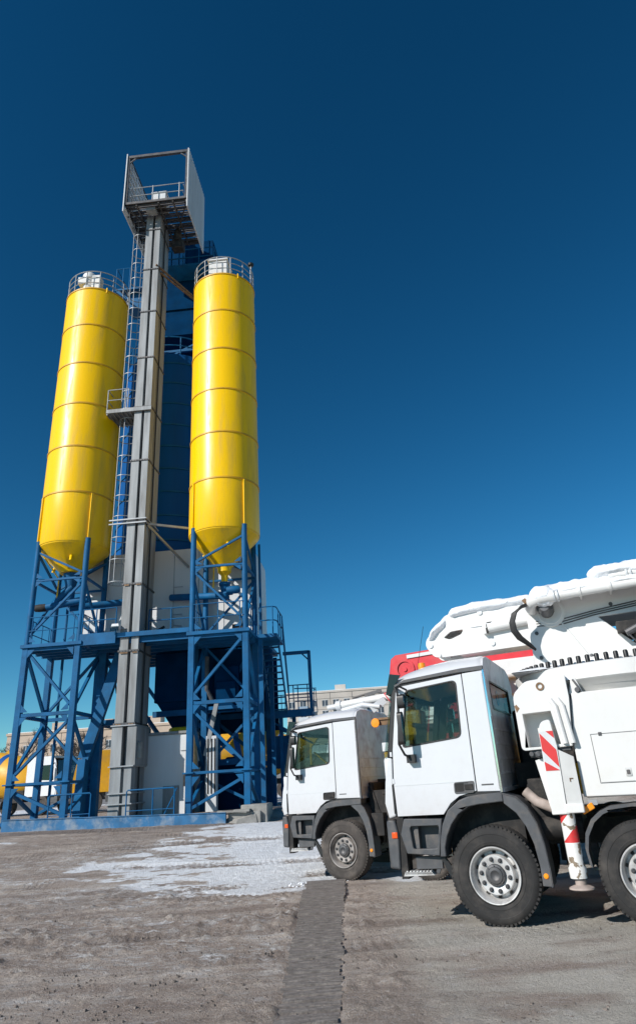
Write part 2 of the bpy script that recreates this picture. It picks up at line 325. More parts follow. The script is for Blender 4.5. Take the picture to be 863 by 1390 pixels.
    def noise(sc, det=8, ro=.6, st=(1, 1, 1)):
        mp = N.new('ShaderNodeMapping'); mp.inputs['Scale'].default_value = st; L.new(tc.outputs['Object'], mp.inputs[0])
        n = N.new('ShaderNodeTexNoise'); n.inputs['Scale'].default_value = sc; n.inputs['Detail'].default_value = det; n.inputs['Roughness'].default_value = ro; L.new(mp.outputs[0], n.inputs[0]); return n.outputs[0]
    def attr(n): a = N.new('ShaderNodeAttribute'); a.attribute_name = n; return a.outputs['Fac']
    def mr(x, a, c, d=0, e=1): r = N.new('ShaderNodeMapRange'); r.inputs[1].default_value = a; r.inputs[2].default_value = c; r.inputs[3].default_value = d; r.inputs[4].default_value = e; L.new(x, r.inputs[0]); return r.outputs[0]
    def math(op, x, y=None, v=0):
        q = N.new('ShaderNodeMath'); q.operation = op; L.new(x, q.inputs[0])
        if y is not None: L.new(y, q.inputs[1])
        else: q.inputs[1].default_value = v
        return q.outputs[0]
    def mix(f, A, B):
        q = N.new('ShaderNodeMix'); q.data_type = 'RGBA'; L.new(f, q.inputs[0])
        for s, i in ((A, 6), (B, 7)):
            if isinstance(s, tuple): q.inputs[i].default_value = (*s, 1)
            else: L.new(s, q.inputs[i])
        return q.outputs[2]
    c = mix(mr(noise(1.1, 10, .68, st=(.4, 1.5, 1)), .38, .62), (0.274, 0.214, 0.175), (0.555, 0.476, 0.407))
    c = mix(mr(noise(8, 9, .75, (.9, 1.1, 1)), .40, .66, 0, .8), c, (0.303, 0.241, 0.203))
    c = mix(math('MULTIPLY', attr('wet'), v=.75), c, (0.128, 0.099, 0.082))
    c = mix(math('MULTIPLY', attr('pack'), v=.7), c, (0.555, 0.532, 0.468))
    c = mix(mr(noise(1.6, 12, .78, (.55, 1.3, 1)), .53, .66, 0, .7), c, (0.141, 0.111, 0.092))
    c = mix(mr(noise(3.6, 10, .8, (.8, 1.2, 1)), .55, .66, 0, .75), c, (0.555, 0.532, 0.522))
    c = mix(mr(noise(75, 5, .8), .54, .64, 0, .8), c, (0.555, 0.532, 0.522))
    c = mix(mr(noise(60, 5, .8, (1, 1.2, 1)), .56, .66, 0, .8), c, (0.097, 0.075, 0.063))
    fz = math('MULTIPLY', mr(noise(5.5, 12, .82, (.55, 1.25, 1)), .50, .60), attr('frost'))
    c = mix(fz, c, (.56, .55, .54))
    c = mix(mr(noise(30, 6, .8), .56, .66, 0, .55), c, (.10, .088, .08))
    s = math('ADD', attr('snow'), math('MULTIPLY', math('SUBTRACT', noise(12, 8, .72, (.6, 1.3, 1)), v=.5), v=1.75))
    s = math('MULTIPLY', mr(s, .38, .74), mr(attr('snow'), .02, .2))
    sc = mix(mr(noise(9, 10, .78, (.6, 1.2, 1)), .48, .76), (.80, .82, .85), (.46, .44, .42))
    c = mix(s, c, sc); L.new(c, b.inputs['Base Color'])
    L.new(mr(attr('wet'), 0, 1, .88, .62), b.inputs['Roughness']); b.inputs['Specular IOR Level'].default_value = .3
    bp = N.new('ShaderNodeBump'); bp.inputs['Strength'].default_value = 1.0; bp.inputs['Distance'].default_value = .04
    hh = math('ADD', math('ADD', noise(26, 8, .7), math('MULTIPLY', noise(90, 4, .6), v=.35)), math('MULTIPLY', noise(9, 8, .72, (.8, 1.2, 1)), v=.7)); L.new(hh, bp.inputs['Height']); L.new(bp.outputs[0], b.inputs['Normal'])
    me.materials.append(m); o = bpy.data.objects.new('ground', me); COL.objects.link(o); structure(o)
    # ribbed drain cover strip
    mb = MB(); y = 4.5; rr = random.Random(3)
    while y < 14.80:
        x0 = -.70-.0155*(y-12); x1 = .0+.0135*(y-12)-.02; dz = rr.uniform(-.012, .006)-.09*float(sst(12.5, 14.4, np.array(y)))
        mb.box(x0+rr.uniform(-.015, .03), x1+rr.uniform(-.03, .015), y, y+.105, -.05, .010+dz); y += .15
    m3 = mat('muddy_grating', (.17, .15, .137), .9, noise=.4, nscale=14, xs=(.7, 2, 1), dirt=(.30, .27, .245), dirt_amt=1.1, dscale=9, bump=.6, bscale=30)
    o = obj('drain_grating', mb, m3, smooth=0); structure(o)
    m = MB(); r = random.Random(9)
    for i in range(70):
        a = r.random(); x = -.95+.75*a+r.gauss(0, .10); y = 14.75+r.gauss(0, .16)-.15*a; q = r.uniform(.010, .030); z = -.09+q*.1
        m.lathe([(0, -q*.5), (q, -q*.2), (q*r.uniform(.7, 1.), q*.3), (q*.4, q*.7), (0, q*.75)], 6, c=(x, y, z))
    o = obj('snow_crumbs', m, snow, smooth=180); o['kind'] = 'stuff'
build_ground()
def clods():
    r = random.Random(5); m = MB()
    for i in range(5200):
        y = 6+10*r.random()**1.6; x = r.uniform(-.62, .52)*y*1.05
        if x > -.75 and x < .05 and r.random() < .8: continue
        if float(fbm(np.array([x*.9]), np.array([y*1.6]), 5, 3)[0]) < .46+.05*(x > .6): continue
        s_ = .004+.024*r.random()**3.5; z = float(base_h(np.array([x]), np.array([y]))[0])+.002
        q = [(r.uniform(.7, 1.2)*s_*cos(a)+x, r.uniform(.7, 1.2)*s_*sin(a)+y, z-.01) for a in (0, 1.26, 2.5, 3.8, 5.0)]
        t = [(x+(p[0]-x)*.6+r.uniform(-.2, .2)*s_, y+(p[1]-y)*.6, z+s_*r.uniform(.15, .45)) for p in q]
        m.add(q+t, [(k, (k+1) % 5, 5+(k+1) % 5, 5+k) for k in range(5)]+[(5, 6, 7, 8, 9)])
    o = obj('mud_clods', m, mat('mud_clod', (.19, .16, .138), .95, noise=.5, nscale=3, bump=.6, bscale=60), smooth=0); o['kind'] = 'stuff'
clods()

# ------------------------------------------------------------ cement silos
def cement_silo(loc, m, label, base, group):
    R = 1.5; H = 1.042
    root = thing('cement_silo', label, 'silo', loc, -AP, group)
    z0, zr, zt = 11.30, 13.5, 24.42
    sh = MB(); prof = [(R-.01, z0), (R, z0+.02), (R, zr)]
    for k in range(1, 6): prof += [(R, zr+k*(zt-zr)/5)]
    prof += [(R-.02, zt+.02), (.9, zt+.10), (.0, zt+.16)]
    sh.lathe(prof, 72)
    shell = obj('shell', sh, yellow, root, smooth=30)
    for k in range(6):
        z = zr+k*(zt-zr)/5; rg = MB().lathe([(R-.01, z-.045), (R+.03, z-.04), (R+.03, z+.03), (R-.01, z+.035)], 72); obj('flange_ring', rg, yellow_d, shell, smooth=30)
    for ax, ay in ((-1, -1), (1, -1), (1, 1), (-1, 1)):
        a = atan2(ay, ax); d = MB()
        c = Vector((cos(a), sin(a), 0)); p = c*(R+.035)
        d.beam(p+Vector((0, 0, zt*0+11.35)), p+Vector((0, 0, zr-.03)), .10, .07, upv=c); obj('stiffener', d, yellow, root, bevel=.008)
    cn = MB().lathe([(R-.02, 11.36), (R-.04, 11.25)]+([(.50, 10.36), (.48, 10.30), (.0, 10.28)] if m > 0 else [(.29, 9.98), (.28, 9.90), (.28, 9.80), (.14, 9.66), (.13, 9.36), (.0, 9.36)]), 64)
    cone = obj('cone', cn, yellow, root, smooth=30)
    for a in (radians(-70), radians(160)):
        vb = MB(); r = .95; p = Vector((cos(a)*r, sin(a)*r, 10.85)); vb.tube([p, p+Vector((cos(a)*.14, sin(a)*.14, -.30))], .065, 12); obj('vibrator', vb, yellow, cone)
    pp = MB(); pp.tube([(-1.12, -.8, 11.2), (-.36, -.38, 10.0), (-.40, -.3, 9.1)], .03, 6); obj('air_hose', pp, yellow, cone)
    vv = MB()
    if m > 0: vv.lathe([(0, 10.29), (.34, 10.28), (.22, 9.8), (.2, 9.5), (.2, 9.0), (.0, 9.0)], 24); vv.tube([(.1, -.05, 9.7), (-.35, -.2, 9.2), (-.5, -.2, 8.9)], .15, 14); vv.tube([(.9, -.2, 9.1), (-.9, -.3, 8.85)], .15, 14)
    else: vv.lathe([(0, 9.36), (.24, 9.35), (.24, 9.25), (.17, 9.2), (.15, 8.85), (.2, 8.8), (.2, 8.65), (.0, 8.65)], 24); vv.tube([(-.35, -.1, 8.85), (.35, -.1, 8.9)], .1, 12)
    obj('discharge_valve', vv, blue, root)
    mo = MB(); mo.lathe([(.0, -.28), (.14, -.26), (.16, -.1), (.16, .18), (.1, .28), (0, .28)], 18, c=(-1.0 if m > 0 else .42, -.3, 8.85 if m > 0 else 8.95), axis='x'); obj('motor', mo, blue if m < 0 else chass, root)
    # screw conveyor towards the mixer
    sc = MB(); sc.tube([(0, .1, 8.85), (m*2.6, 1.2, 9.25)], .14, 14)
    obj('screw_conveyor', sc, blue, root)
    zs = dict(top=11.44, h1=9.78, pl=7.19, mid=4.62, low=2.26)
    for sx in (-1, 1):
        for sy in (-1, 1):
            g = MB(); x, y = sx*H, sy*H
            g.tube([(x, y, 7.19), (x, y, 11.46)], .115, 16); g.box(x-.112, x+.112, y-.112, y+.112, base-.1, 7.19)
            g.box(x-.17, x+.17, y-.17, y+.17, 7.12, 7.16); g.box(x-.2, x+.2, y-.2, y+.2, 2.20, 2.25); g.box(x-.24, x+.24, y-.24, y+.24, base-.1, base+.02)
            obj('support_leg', g, blue, root, bevel=.012)
    def br(a, b, w=.13, h=.13):
        q = MB(); q.beam(a, b, w, h); obj('brace', q, blue, root, bevel=.008)
    # the four faces: sequence of diagonals that alternate
    def P(face, side, z):
        s = side*H
        return {'f': (s, -H-.02, z), 'b': (-s, H+.02, z), 'l': (-H-.02, -s, z), 'r': (H+.02, s, z)}[face]
    for fc in 'fblr':
        q = m if fc in 'fb' else -m
        br(P(fc, -q, 11.0), P(fc, q, 9.95), .085, .085)
        br(P(fc, -1, 9.78), P(fc, 1, 9.78), .09, .09)
        br(P(fc, q, 9.65), P(fc, -q, 7.5), .09, .09)
        br(P(fc, -q, 7.0), P(fc, q, 4.75), .12, .10)
        br(P(fc, -1, 4.58), P(fc, 1, 4.58), .12, .13)
        br(P(fc, q, 4.42), P(fc, -q, 2.4), .12, .10)
        br(P(fc, -1, 2.22), P(fc, 1, 2.22), .12, .09)
        br(P(fc, -q, 2.05), P(fc, q, base+.15), .12, .10)
    for sx in (-1, 1):
        for z, dz in ((2.1, -.32), (2.35, .25), (4.50, -.30), (4.68, .28), (6.98, -.30), (7.28, .22), (9.70, -.2), (9.86, .2)):
            obj('gusset_plate', MB().plate([(sx*(H-.13), z), (sx*(H-.40), z), (sx*(H-.13), z+dz)], [], -H-.14, -H-.125), blue, root)
    fl = MB().box(-1.22, 1.22, -1.22, 1.3, 7.06, 7.19)
    for k in range(5): fl.box(-1.16, 1.16, -1.1+k*.52, -1.02+k*.52, 6.94, 7.06)
    obj('platform', fl, blue, root, bevel=.006)
    hr = MB(); zz = 8.25
    for sgn in (-1, 1):
        pass
    r_ = .02
    for z in (zz, 7.72):
        hr.tube([(-.98, -1.16, z), (.98, -1.16, z)], r_); hr.tube([(-1.16, -.98, z), (-1.16, .98, z)], r_); hr.tube([(1.16, -.98, z), (1.16, .98, z)], r_)
    for x in (-.85, 0, .85): hr.tube([(x, -1.16, 7.19), (x, -1.16, zz)], r_)
    for y in (-.5, .3, .9): hr.tube([(-1.16, y, 7.19), (-1.16, y, zz)], r_); hr.tube([(1.16, y, 7.19), (1.16, y, zz)], r_)
    obj('platform_rail', hr, blue, root)
    # roof rail, filter and hatch
    tr_ = MB(); n = 14; rr = R-.03
    for z in (zt+.38, zt+.72, zt+1.08): tr_.tube([(rr*cos(2*pi*k/48), rr*sin(2*pi*k/48), z) for k in range(49)], .02 if z < zt+1 else .026, 6)
    for k in range(n): a = 2*pi*k/n+.2; tr_.tube([(rr*cos(a), rr*sin(a), zt-.05), (rr*cos(a), rr*sin(a), zt+1.08)], .024, 6)
    obj('roof_rail', tr_, galv2, root)
    fb = MB()
    if m > 0: fb.lathe([(.28, zt+.1), (.28, zt+.95), (.34, zt+1.0), (.34, zt+1.25), (.2, zt+1.4), (0, zt+1.45)], 24, c=(-.15, -.9, 0)); fb.box(.1, .5, -1.2, -.7, zt+.1, zt+1.05); fb.box(-.6, -.15, -1.25, -.7, zt+.6, zt+1.0)
    else: fb.box(-.50, .40, -1.25, -.35, zt+.08, zt+1.05); fb.box(-.57, .47, -1.32, -.28, zt+1.05, zt+1.14)
    obj('dust_filter', fb, white_pump, root, bevel=.015)
    ld_ = MB(); a = radians(-52); 
    q = Vector((cos(a), sin(a), 0)); 
    ld_.beam(q*(R+.02)+Vector((0, 0, zt-.16)), q*(R+.02)+Vector((0, 0, zt+.12)), .05, .05); obj('lifting_lug', ld_, yellow, root)
    if m < 0:
        a = radians(-12); q = Vector((cos(a), sin(a), 0)); am = MB(); am.tube([q*rr+Vector((0, 0, zt+.0)), q*rr+Vector((0, 0, zt+1.45))], .03, 6); obj('lamp_pole', am, galv2, root)
        hd = MB(); hd.lathe([(0, -.1), (.13, -.06), (.16, .04), (.05, .1), (0, .1)], 14, c=tuple(q*rr+Vector((0, 0, zt+1.42)))); obj('lamp_head', hd, black, root)
    # rising fill pipe at the side
    fp = MB(); fx = -m*(H+.0) if m < 0 else -(H-.35)
    if m > 0: fp.tube([(-.62, 1.25, 1.3), (-.62, 1.25, 11.5), (-.62, 1.42, 12.0), (-.62, 1.56, 24.2)], .06, 8)
    else: fp.tube([(1.32, .9, 1.3), (1.32, .9, 11.2)], .055, 8)
    obj('fill_pipe', fp, blue, root)
    return root
cement_silo(pw(0, 0), -1, 'yellow cement silo right of the grey shaft, square white filter box on its roof', .90, 'yellow cement silos')
cement_silo(pw(-6.56, 0), 1, 'yellow cement silo left of the grey shaft, round white filter on its roof', 1.0, 'yellow cement silos')

# ------------------------------------------------------------ bucket elevator
def elevator():
    root = thing('bucket_elevator', 'tall grey galvanised elevator shaft with open box frame on top, between the yellow silos', 'elevator', pw(0, 0), -AP)
    u0, u1, v0, v1 = -3.90, -3.15, -1.0, .5
    zj = [4.05, 6.7, 9.35, 12.0, 14.9, 17.6, 20.3, 23.0, 25.65, 28.3, 29.6]
    for a, b in zip(zj[:-1], zj[1:]):
        s = MB(); s.box(u0+.06, u1-.06, v0+.30, v1-.06, a, b)
        s.box(u0, u0+.345, v0, v0+.5, a, b); s.box(u1-.29, u1, v0, v0+.5, a, b)          # front casings
        s.box(u1-.28, u1, v0+.55, v1, a, b); s.box(u0, u0+.28, v0+.55, v1, a, b)
        obj('shaft_section', s, galv, root, bevel=.008)
    for z in zj[:-1]:
        f = MB()
        for w0, w1, x0, x1 in ((v0-.035, v0+.0, u0-.04, u1+.035), (v1, v1+.035, u0-.04, u1+.04)): f.box(x0, x1, w0, w1, z-.04, z+.03)
        f.box(u0-.04, u0, v0, v1, z-.04, z+.03); f.box(u1, u1+.035, v0, v1, z-.04, z+.03)
        for k in range(7): x = u0+.02+k*.118; f.box(x-.012, x+.012, v0-.05, v0-.036, z-.02, z+.01)
        obj('joint_flange', f, dsteel, root, smooth=0)
    b = MB()   # inlet boot
    b.box(u0-.06, u0+.34, v0-.05, .6, 2.62, 3.95); b.box(u1-.22, u1+.12, v0-.05, .6, 2.62, 3.95); b.box(u0+.3, u1-.2, v0+.3, .55, 2.62, 3.95)
    b.box(u1-.30, u1-.2, v0+.1, v0+.2, 2.62, 3.95)
    b.box(u0-.05, u0+.36, v0-.02, .55, .75, 2.58); b.box(u1-.28, u1+.0, v0-.02, .55, .75, 2.58); b.box(u0+.30, u1-.25, v0+.12, .5, .75, 2.58)
    boot = obj('boot', b, galv, root, bevel=.008)
    bf = MB()
    for z, e in ((3.98, .1), (2.60, .1), (1.72, .07), (1.38, .1)): bf.box(u0-e, u1+e*.8, v0-.10, v0-.021, z-.02, z+.02); bf.box(u1+.0, u1+e*.9, v0-.02, .6, z-.02, z+.02)
    obj('boot_flanges', bf, galv2, boot, smooth=0)
    jb = MB().box(u1+.122, u1+.25, v0+.1, v0+.3, 2.85, 3.4); obj('junction_box', jb, concrete, root, bevel=.01)
    cb_ = MB(); cb_.tube([(u1+.05, v0+.62, 1.0), (u1+.05, v0+.62, 29.2)], .025, 6); cb_.tube([(u1+.045, v0+.70, 1.0), (u1+.045, v0+.70, 29.2)], .015, 6); obj('cable_run', cb_, black, root)
    rs_ = MB()
    for z, w in ((6.62, .3), (4.02, .22), (9.3, .2)): rs_.box(u0+.05, u0+.05+w, v0-.041, v0-.036, z-.03, z+.03); rs_.box(u1-.22, u1-.02, v0-.041, v0-.036, z-.03, z+.02)
    obj('rust_stain', rs_, rust, root)
    # ring brackets
    rb = MB()
    for z in (11.95, 12.12): rb.box(u0-.75, u1+.07, v0-.11, v0-.045, z-.025, z+.025); rb.box(u1+.04, u1+.09, v0-.1, v1+.05, z-.025, z+.025)
    obj('bracket', rb, galv2, root, smooth=0)
    # struts to the blue frame
    for a, c in (((u1+.05, v0+.2, 11.95), (-.85, .75, 12.0)), ((u1+.05, v0+.2, 11.9), (-1.9, 1.3, 10.6)), ((u1-.1, v0-.06, 25.85), (-1.75, 1.35, 25.4)), ((u1-.1, v0+.2, 25.7), (-1.75, .9, 25.0))):
        q = MB(); q.beam(a, c, .07, .09); obj('strut', q, rust if a[2] > 12 else galv2, root)
    # ladder and cage
    lx, lv = u0-.42, -.35
    for z0, z1 in ((9.6, 17.3), (17.8, 29.4)):
        l = MB()
        for y in (lv-.2, lv+.2): l.tube([(u0-.16, y, z0-.6 if z0 < 10 else z0), (u0-.16, y, z1)], .022, 6)
        z = z0-.5
        while z < z1: l.tube([(u0-.16, lv-.2, z), (u0-.16, lv+.2, z)], .013, 5); z += .3
        obj('ladder', l, dsteel, root)
        c = MB(); cx = u0-.50; rad = .38; z = z0
        while z <= z1+.01:
            c.tube([(u0-.16, lv-.24, z)]+[(cx+rad*cos(a), lv+rad*sin(a), z) for a in [radians(-60-k*24) for k in range(11)]]+[(u0-.16, lv+.24, z)], .022, 5); z += .96
        for ad in (-95, -140, -180, -220, -265): a = radians(ad); c.tube([(cx+rad*cos(a), lv+rad*sin(a), z0), (cx+rad*cos(a), lv+rad*sin(a), z1)], .016, 5)
        obj('safety_cage', c, galv2, root)
    # half way platform
    p = MB(); p.box(u0-1.25, u0-.0, v0-.05, .3, 17.42, 17.52); p.box(u0-1.27, u1+.05, v0-.12, v0-.052, 17.36, 17.54); p.box(u0-1.30, u0-1.25, v0, .3, 17.34, 17.56)
    for k in range(6): p.box(u0-1.2+k*.2, u0-1.16+k*.2, v0-.05, .3, 17.34, 17.42)
    obj('landing', p, galv, root, smooth=0)
    r = MB()
    for z in (18.05, 18.6): r.tube([(u0-.3, v0-.08, z), (u0-1.25, v0-.08, z), (u0-1.25, .3, z)], .024, 6)
    for x, y in ((u0-.3, v0-.08), (u0-.45, v0-.08), (u0-1.25, v0-.08), (u0-1.25, .3)): r.tube([(x, y, 17.5), (x, y, 18.6)], .026, 6)
    obj('landing_rail', r, galv2, root)
    # head: open box frame with side panels
    U0, U1, V0, V1, Z0, Z1 = -4.78, -1.52, -1.95, 1.25, 29.25, 32.75
    dk = MB()
    for k in range(26): y = V0+.1+k*.125; dk.box(U0+.08, U1-.08, y, y+.085 if k % 3 else y+.03, Z0+.08, Z0+.12)
    for k in range(6): y = V0+.12+k*.58; dk.box(U0, U1, y, y+.06, Z0-.06, Z0+.07)
    for x in (-4.2, -3.05, -2.3): dk.box(x, x+.07, V0+.06, V1, Z0-.08, Z0+.02)
    dk.beam((-4.7, V0+.2, Z0-.1), (-3.1, V1, Z0-.12), .06); dk.beam((-1.6, V0+.2, Z0-.1), (-3.1, V1, Z0-.12), .06)
    dk.box(U0, U1, V0, V0+.06, Z0+.0, Z0+.14); dk.box(U0, U0+.08, V0+.06, V1, Z0-.2, Z0+.06); dk.box(U1-.08, U1, V0+.06, V1, Z0-.2, Z0+.06)
    obj('head_deck', dk, dsteel, root, smooth=0)
    fr = MB()
    for x in (U0+.05, U1-.05):
        for y in (V0+.05, V1-.05): fr.beam((x, y, Z0), (x, y, Z1), .11)
        fr.beam((x, V0, Z1), (x, V1, Z1), .12); 
    fr.beam((U0, V0+.05, Z1-.05), (U1, V0+.05, Z1-.05), .14, .16)
    for x, s in ((U0+.1, 1), (U1-.1, -1)): fr.beam((x, V0+.05, Z1-.45), (x+s*.35, V0+.05, Z1-.1), .06)
    obj('head_frame', fr, dsteel, root, smooth=0)
    pn = MB(); pn.box(U1, U1+.05, V0-.02, V1+.15, Z0-.6, Z1+.12)
    for k in range(16): y = V0+k*.2; pn.box(U1+.05, U1+.075, y, y+.09, Z0-.58, Z1+.1)
    obj('side_panel', pn, panelw, root, smooth=0)
    pn = MB(); pn.box(U0-.05, U0, V0-.08, V1, Z0-.5, Z1+.12)
    for k in range(9): z = Z0-.3+k*.45; pn.box(U0, U0+.08, V0, V1, z, z+.1)
    for k in range(4): y = V0+.5+k*.75; pn.box(U0+.0, U0+.1, y, y+.08, Z0-.3, Z1)
    obj('side_panel', pn, panelw, root, smooth=0)
    hr = MB()
    for z in (Z0+.65, Z0+1.2): hr.tube([(U0+.4, V0+.1, z), (U1-.2, V0+.1, z)], .026, 6)
    for x in (U0+.15, -3.35, -1.95): hr.tube([(x, V0+.1, Z0+.1), (x, V0+.1, Z0+1.25)], .03, 6)
    for z in (Z0+.65, Z0+1.2): hr.tube([(U0+.25, V0+.1, z), (U0+.25, V1-.1, z)], .022, 6); hr.tube([(U1-.25, V0+.2, z), (U1-.25, V1-.1, z)], .022, 6)
    obj('head_rail', hr, galv2, root)
    mh = MB(); mh.box(-3.45, -2.75, V0+.35, V0+1.1, Z0+.15, Z0+.95); mh.box(-3.5, -2.7, V0+.3, V0+1.15, Z0+.95, Z0+1.02); obj('drive_housing', mh, panelw, root, bevel=.02)
    dv = MB(); dv.lathe([(0, 0), (.2, 0), (.22, .5), (.15, .8), (0, .8)], 20, c=(-2.55, .1, Z0-.85)); dv.box(-2.85, -2.25, .0, .5, Z0-1.3, Z0-.8)
    obj('discharge_chute', dv, chass, root, bevel=.02)
    wb_ = MB(); wb_.box(-3.75, -3.25, -1.65, -1.25, Z0-.22, Z0-.02); obj('gear_cover', wb_, galv, root, bevel=.02)
    # flood lamp bracket
    lp = thing('floodlight', 'small white floodlight bolted to the grey shaft above the blue deck', 'lamp', pw(u0-.13, v0-.15, 7.6), -AP)
    q = MB(); q.hexa([(-.17, -.12, -.02), (.17, -.12, -.02), (.17, .10, -.10), (-.17, .10, -.10)], [(-.13, -.1, .13), (.13, -.1, .13), (.15, .14, .1), (-.15, .14, .1)]); obj('housing', q, panelw, lp, bevel=.01)
    q = MB(); q.plate([(-.17, -.17), (.17, -.17), (.17, .02), (-.17, .02)], [], -.16, -.15); obj('lens', q, glassd, lp)
    q = MB(); q.beam((0, .12, .0), (.35, .12, -.04), .05, .04); obj('bracket', q, galv2, lp)
elevator()

# ------------------------------------------------------------ central blue silo and screen house
def central():
    root = thing('aggregate_silo', 'big dark blue storage silo standing behind the grey shaft', 'silo', pw(-3.95, 5.0), -AP)
    R = 2.62; a = MB().lathe([(R-.02, 11.6), (R, 11.62), (R, 22.9), (R-.3, 23.0), (0, 23.2)], 72); sh = obj('shell', a, blue_s, root, smooth=30)
    z = 12.4
    while z < 22.8: r = MB().lathe([(R-.01, z-.045), (R+.05, z-.04), (R+.05, z+.04), (R-.01, z+.045)], 72); obj('flange_ring', r, blue, sh, smooth=30); z += 1.24
    t = MB()
    for z in (23.5, 24.05): t.tube([((R-.05)*cos(2*pi*k/48), (R-.05)*sin(2*pi*k/48), z) for k in range(49)], .035, 6)
    for k in range(16): q = 2*pi*k/16; t.tube([((R-.05)*cos(q), (R-.05)*sin(q), 22.9), ((R-.05)*cos(q), (R-.05)*sin(q), 24.05)], .035, 6)
    obj('roof_rail', t, blue, root)
    b = MB(); b.box(-1.45, 2.7, -1.9, 2.15, 24.6, 26.3); b.box(-1.55, 2.8, -2.0, 2.2, 26.3, 26.45); b.box(-1.5, 2.6, -1.95, 2.15, 26.45, 31.2)
    for k in range(9): b.box(-1.3+k*.45, -1.22+k*.45, -2.0, -1.95, 28.4, 31.2)
    obj('screen_house', b, shaded_blue, root, smooth=20)
    c = MB()
    for x, y in ((-.8, -1.5), (2.4, -1.5), (2.4, 1.9), (-.8, 1.9)): c.box(x-.1, x+.1, y-.1, y+.1, 22.9, 24.6)
    c.beam((-.8, -1.5, 23.8), (2.4, -1.5, 23.8), .14); c.beam((-.8, -1.5, 23.0), (2.4, -1.5, 24.6), .1); c.box(-.6, 2.2, .6, .8, 22.9, 24.6)
    obj('frame', c, blue, root)
    d = MB(); d.box(.2, 3.0, -3.2, -2.0, 28.3, 28.42)
    for z in (28.9, 29.5): d.tube([(.2, -3.15, z), (2.95, -3.15, z), (2.95, -2.0, z)], .035, 6)
    for x in (.2, 1.2, 2.1, 2.95): d.tube([(x, -3.15, 28.3), (x, -3.15, 29.5)], .035, 6)
    d.box(2.1, 2.9, -2.9, -2.1, 28.42, 28.9)
    obj('gallery', d, blue, root)
    e = MB(); e.box(-3.3, -1.2, -1.6, .4, 28.5, 28.62); e.beam((-3.2, -1.5, 28.5), (-1.4, -1.5, 26.8), .14); e.beam((-3.2, .3, 28.5), (-1.4, .3, 26.8), .14); e.box(-2.6, -1.5, -1.2, -.2, 27.4, 28.5)
    for x in (-3.25, -2.85, -2.45, -2.05): e.tube([(x, -1.6, 28.6), (x, -1.6, 30.1)], .03, 6)
    e.tube([(-3.25, -1.6, 30.1), (-1.9, -1.6, 30.1)], .03, 6); e.tube([(-3.25, -1.6, 30.1), (-3.25, .4, 30.1)], .03, 6)
    obj('side_gallery', e, blue, root)
central()

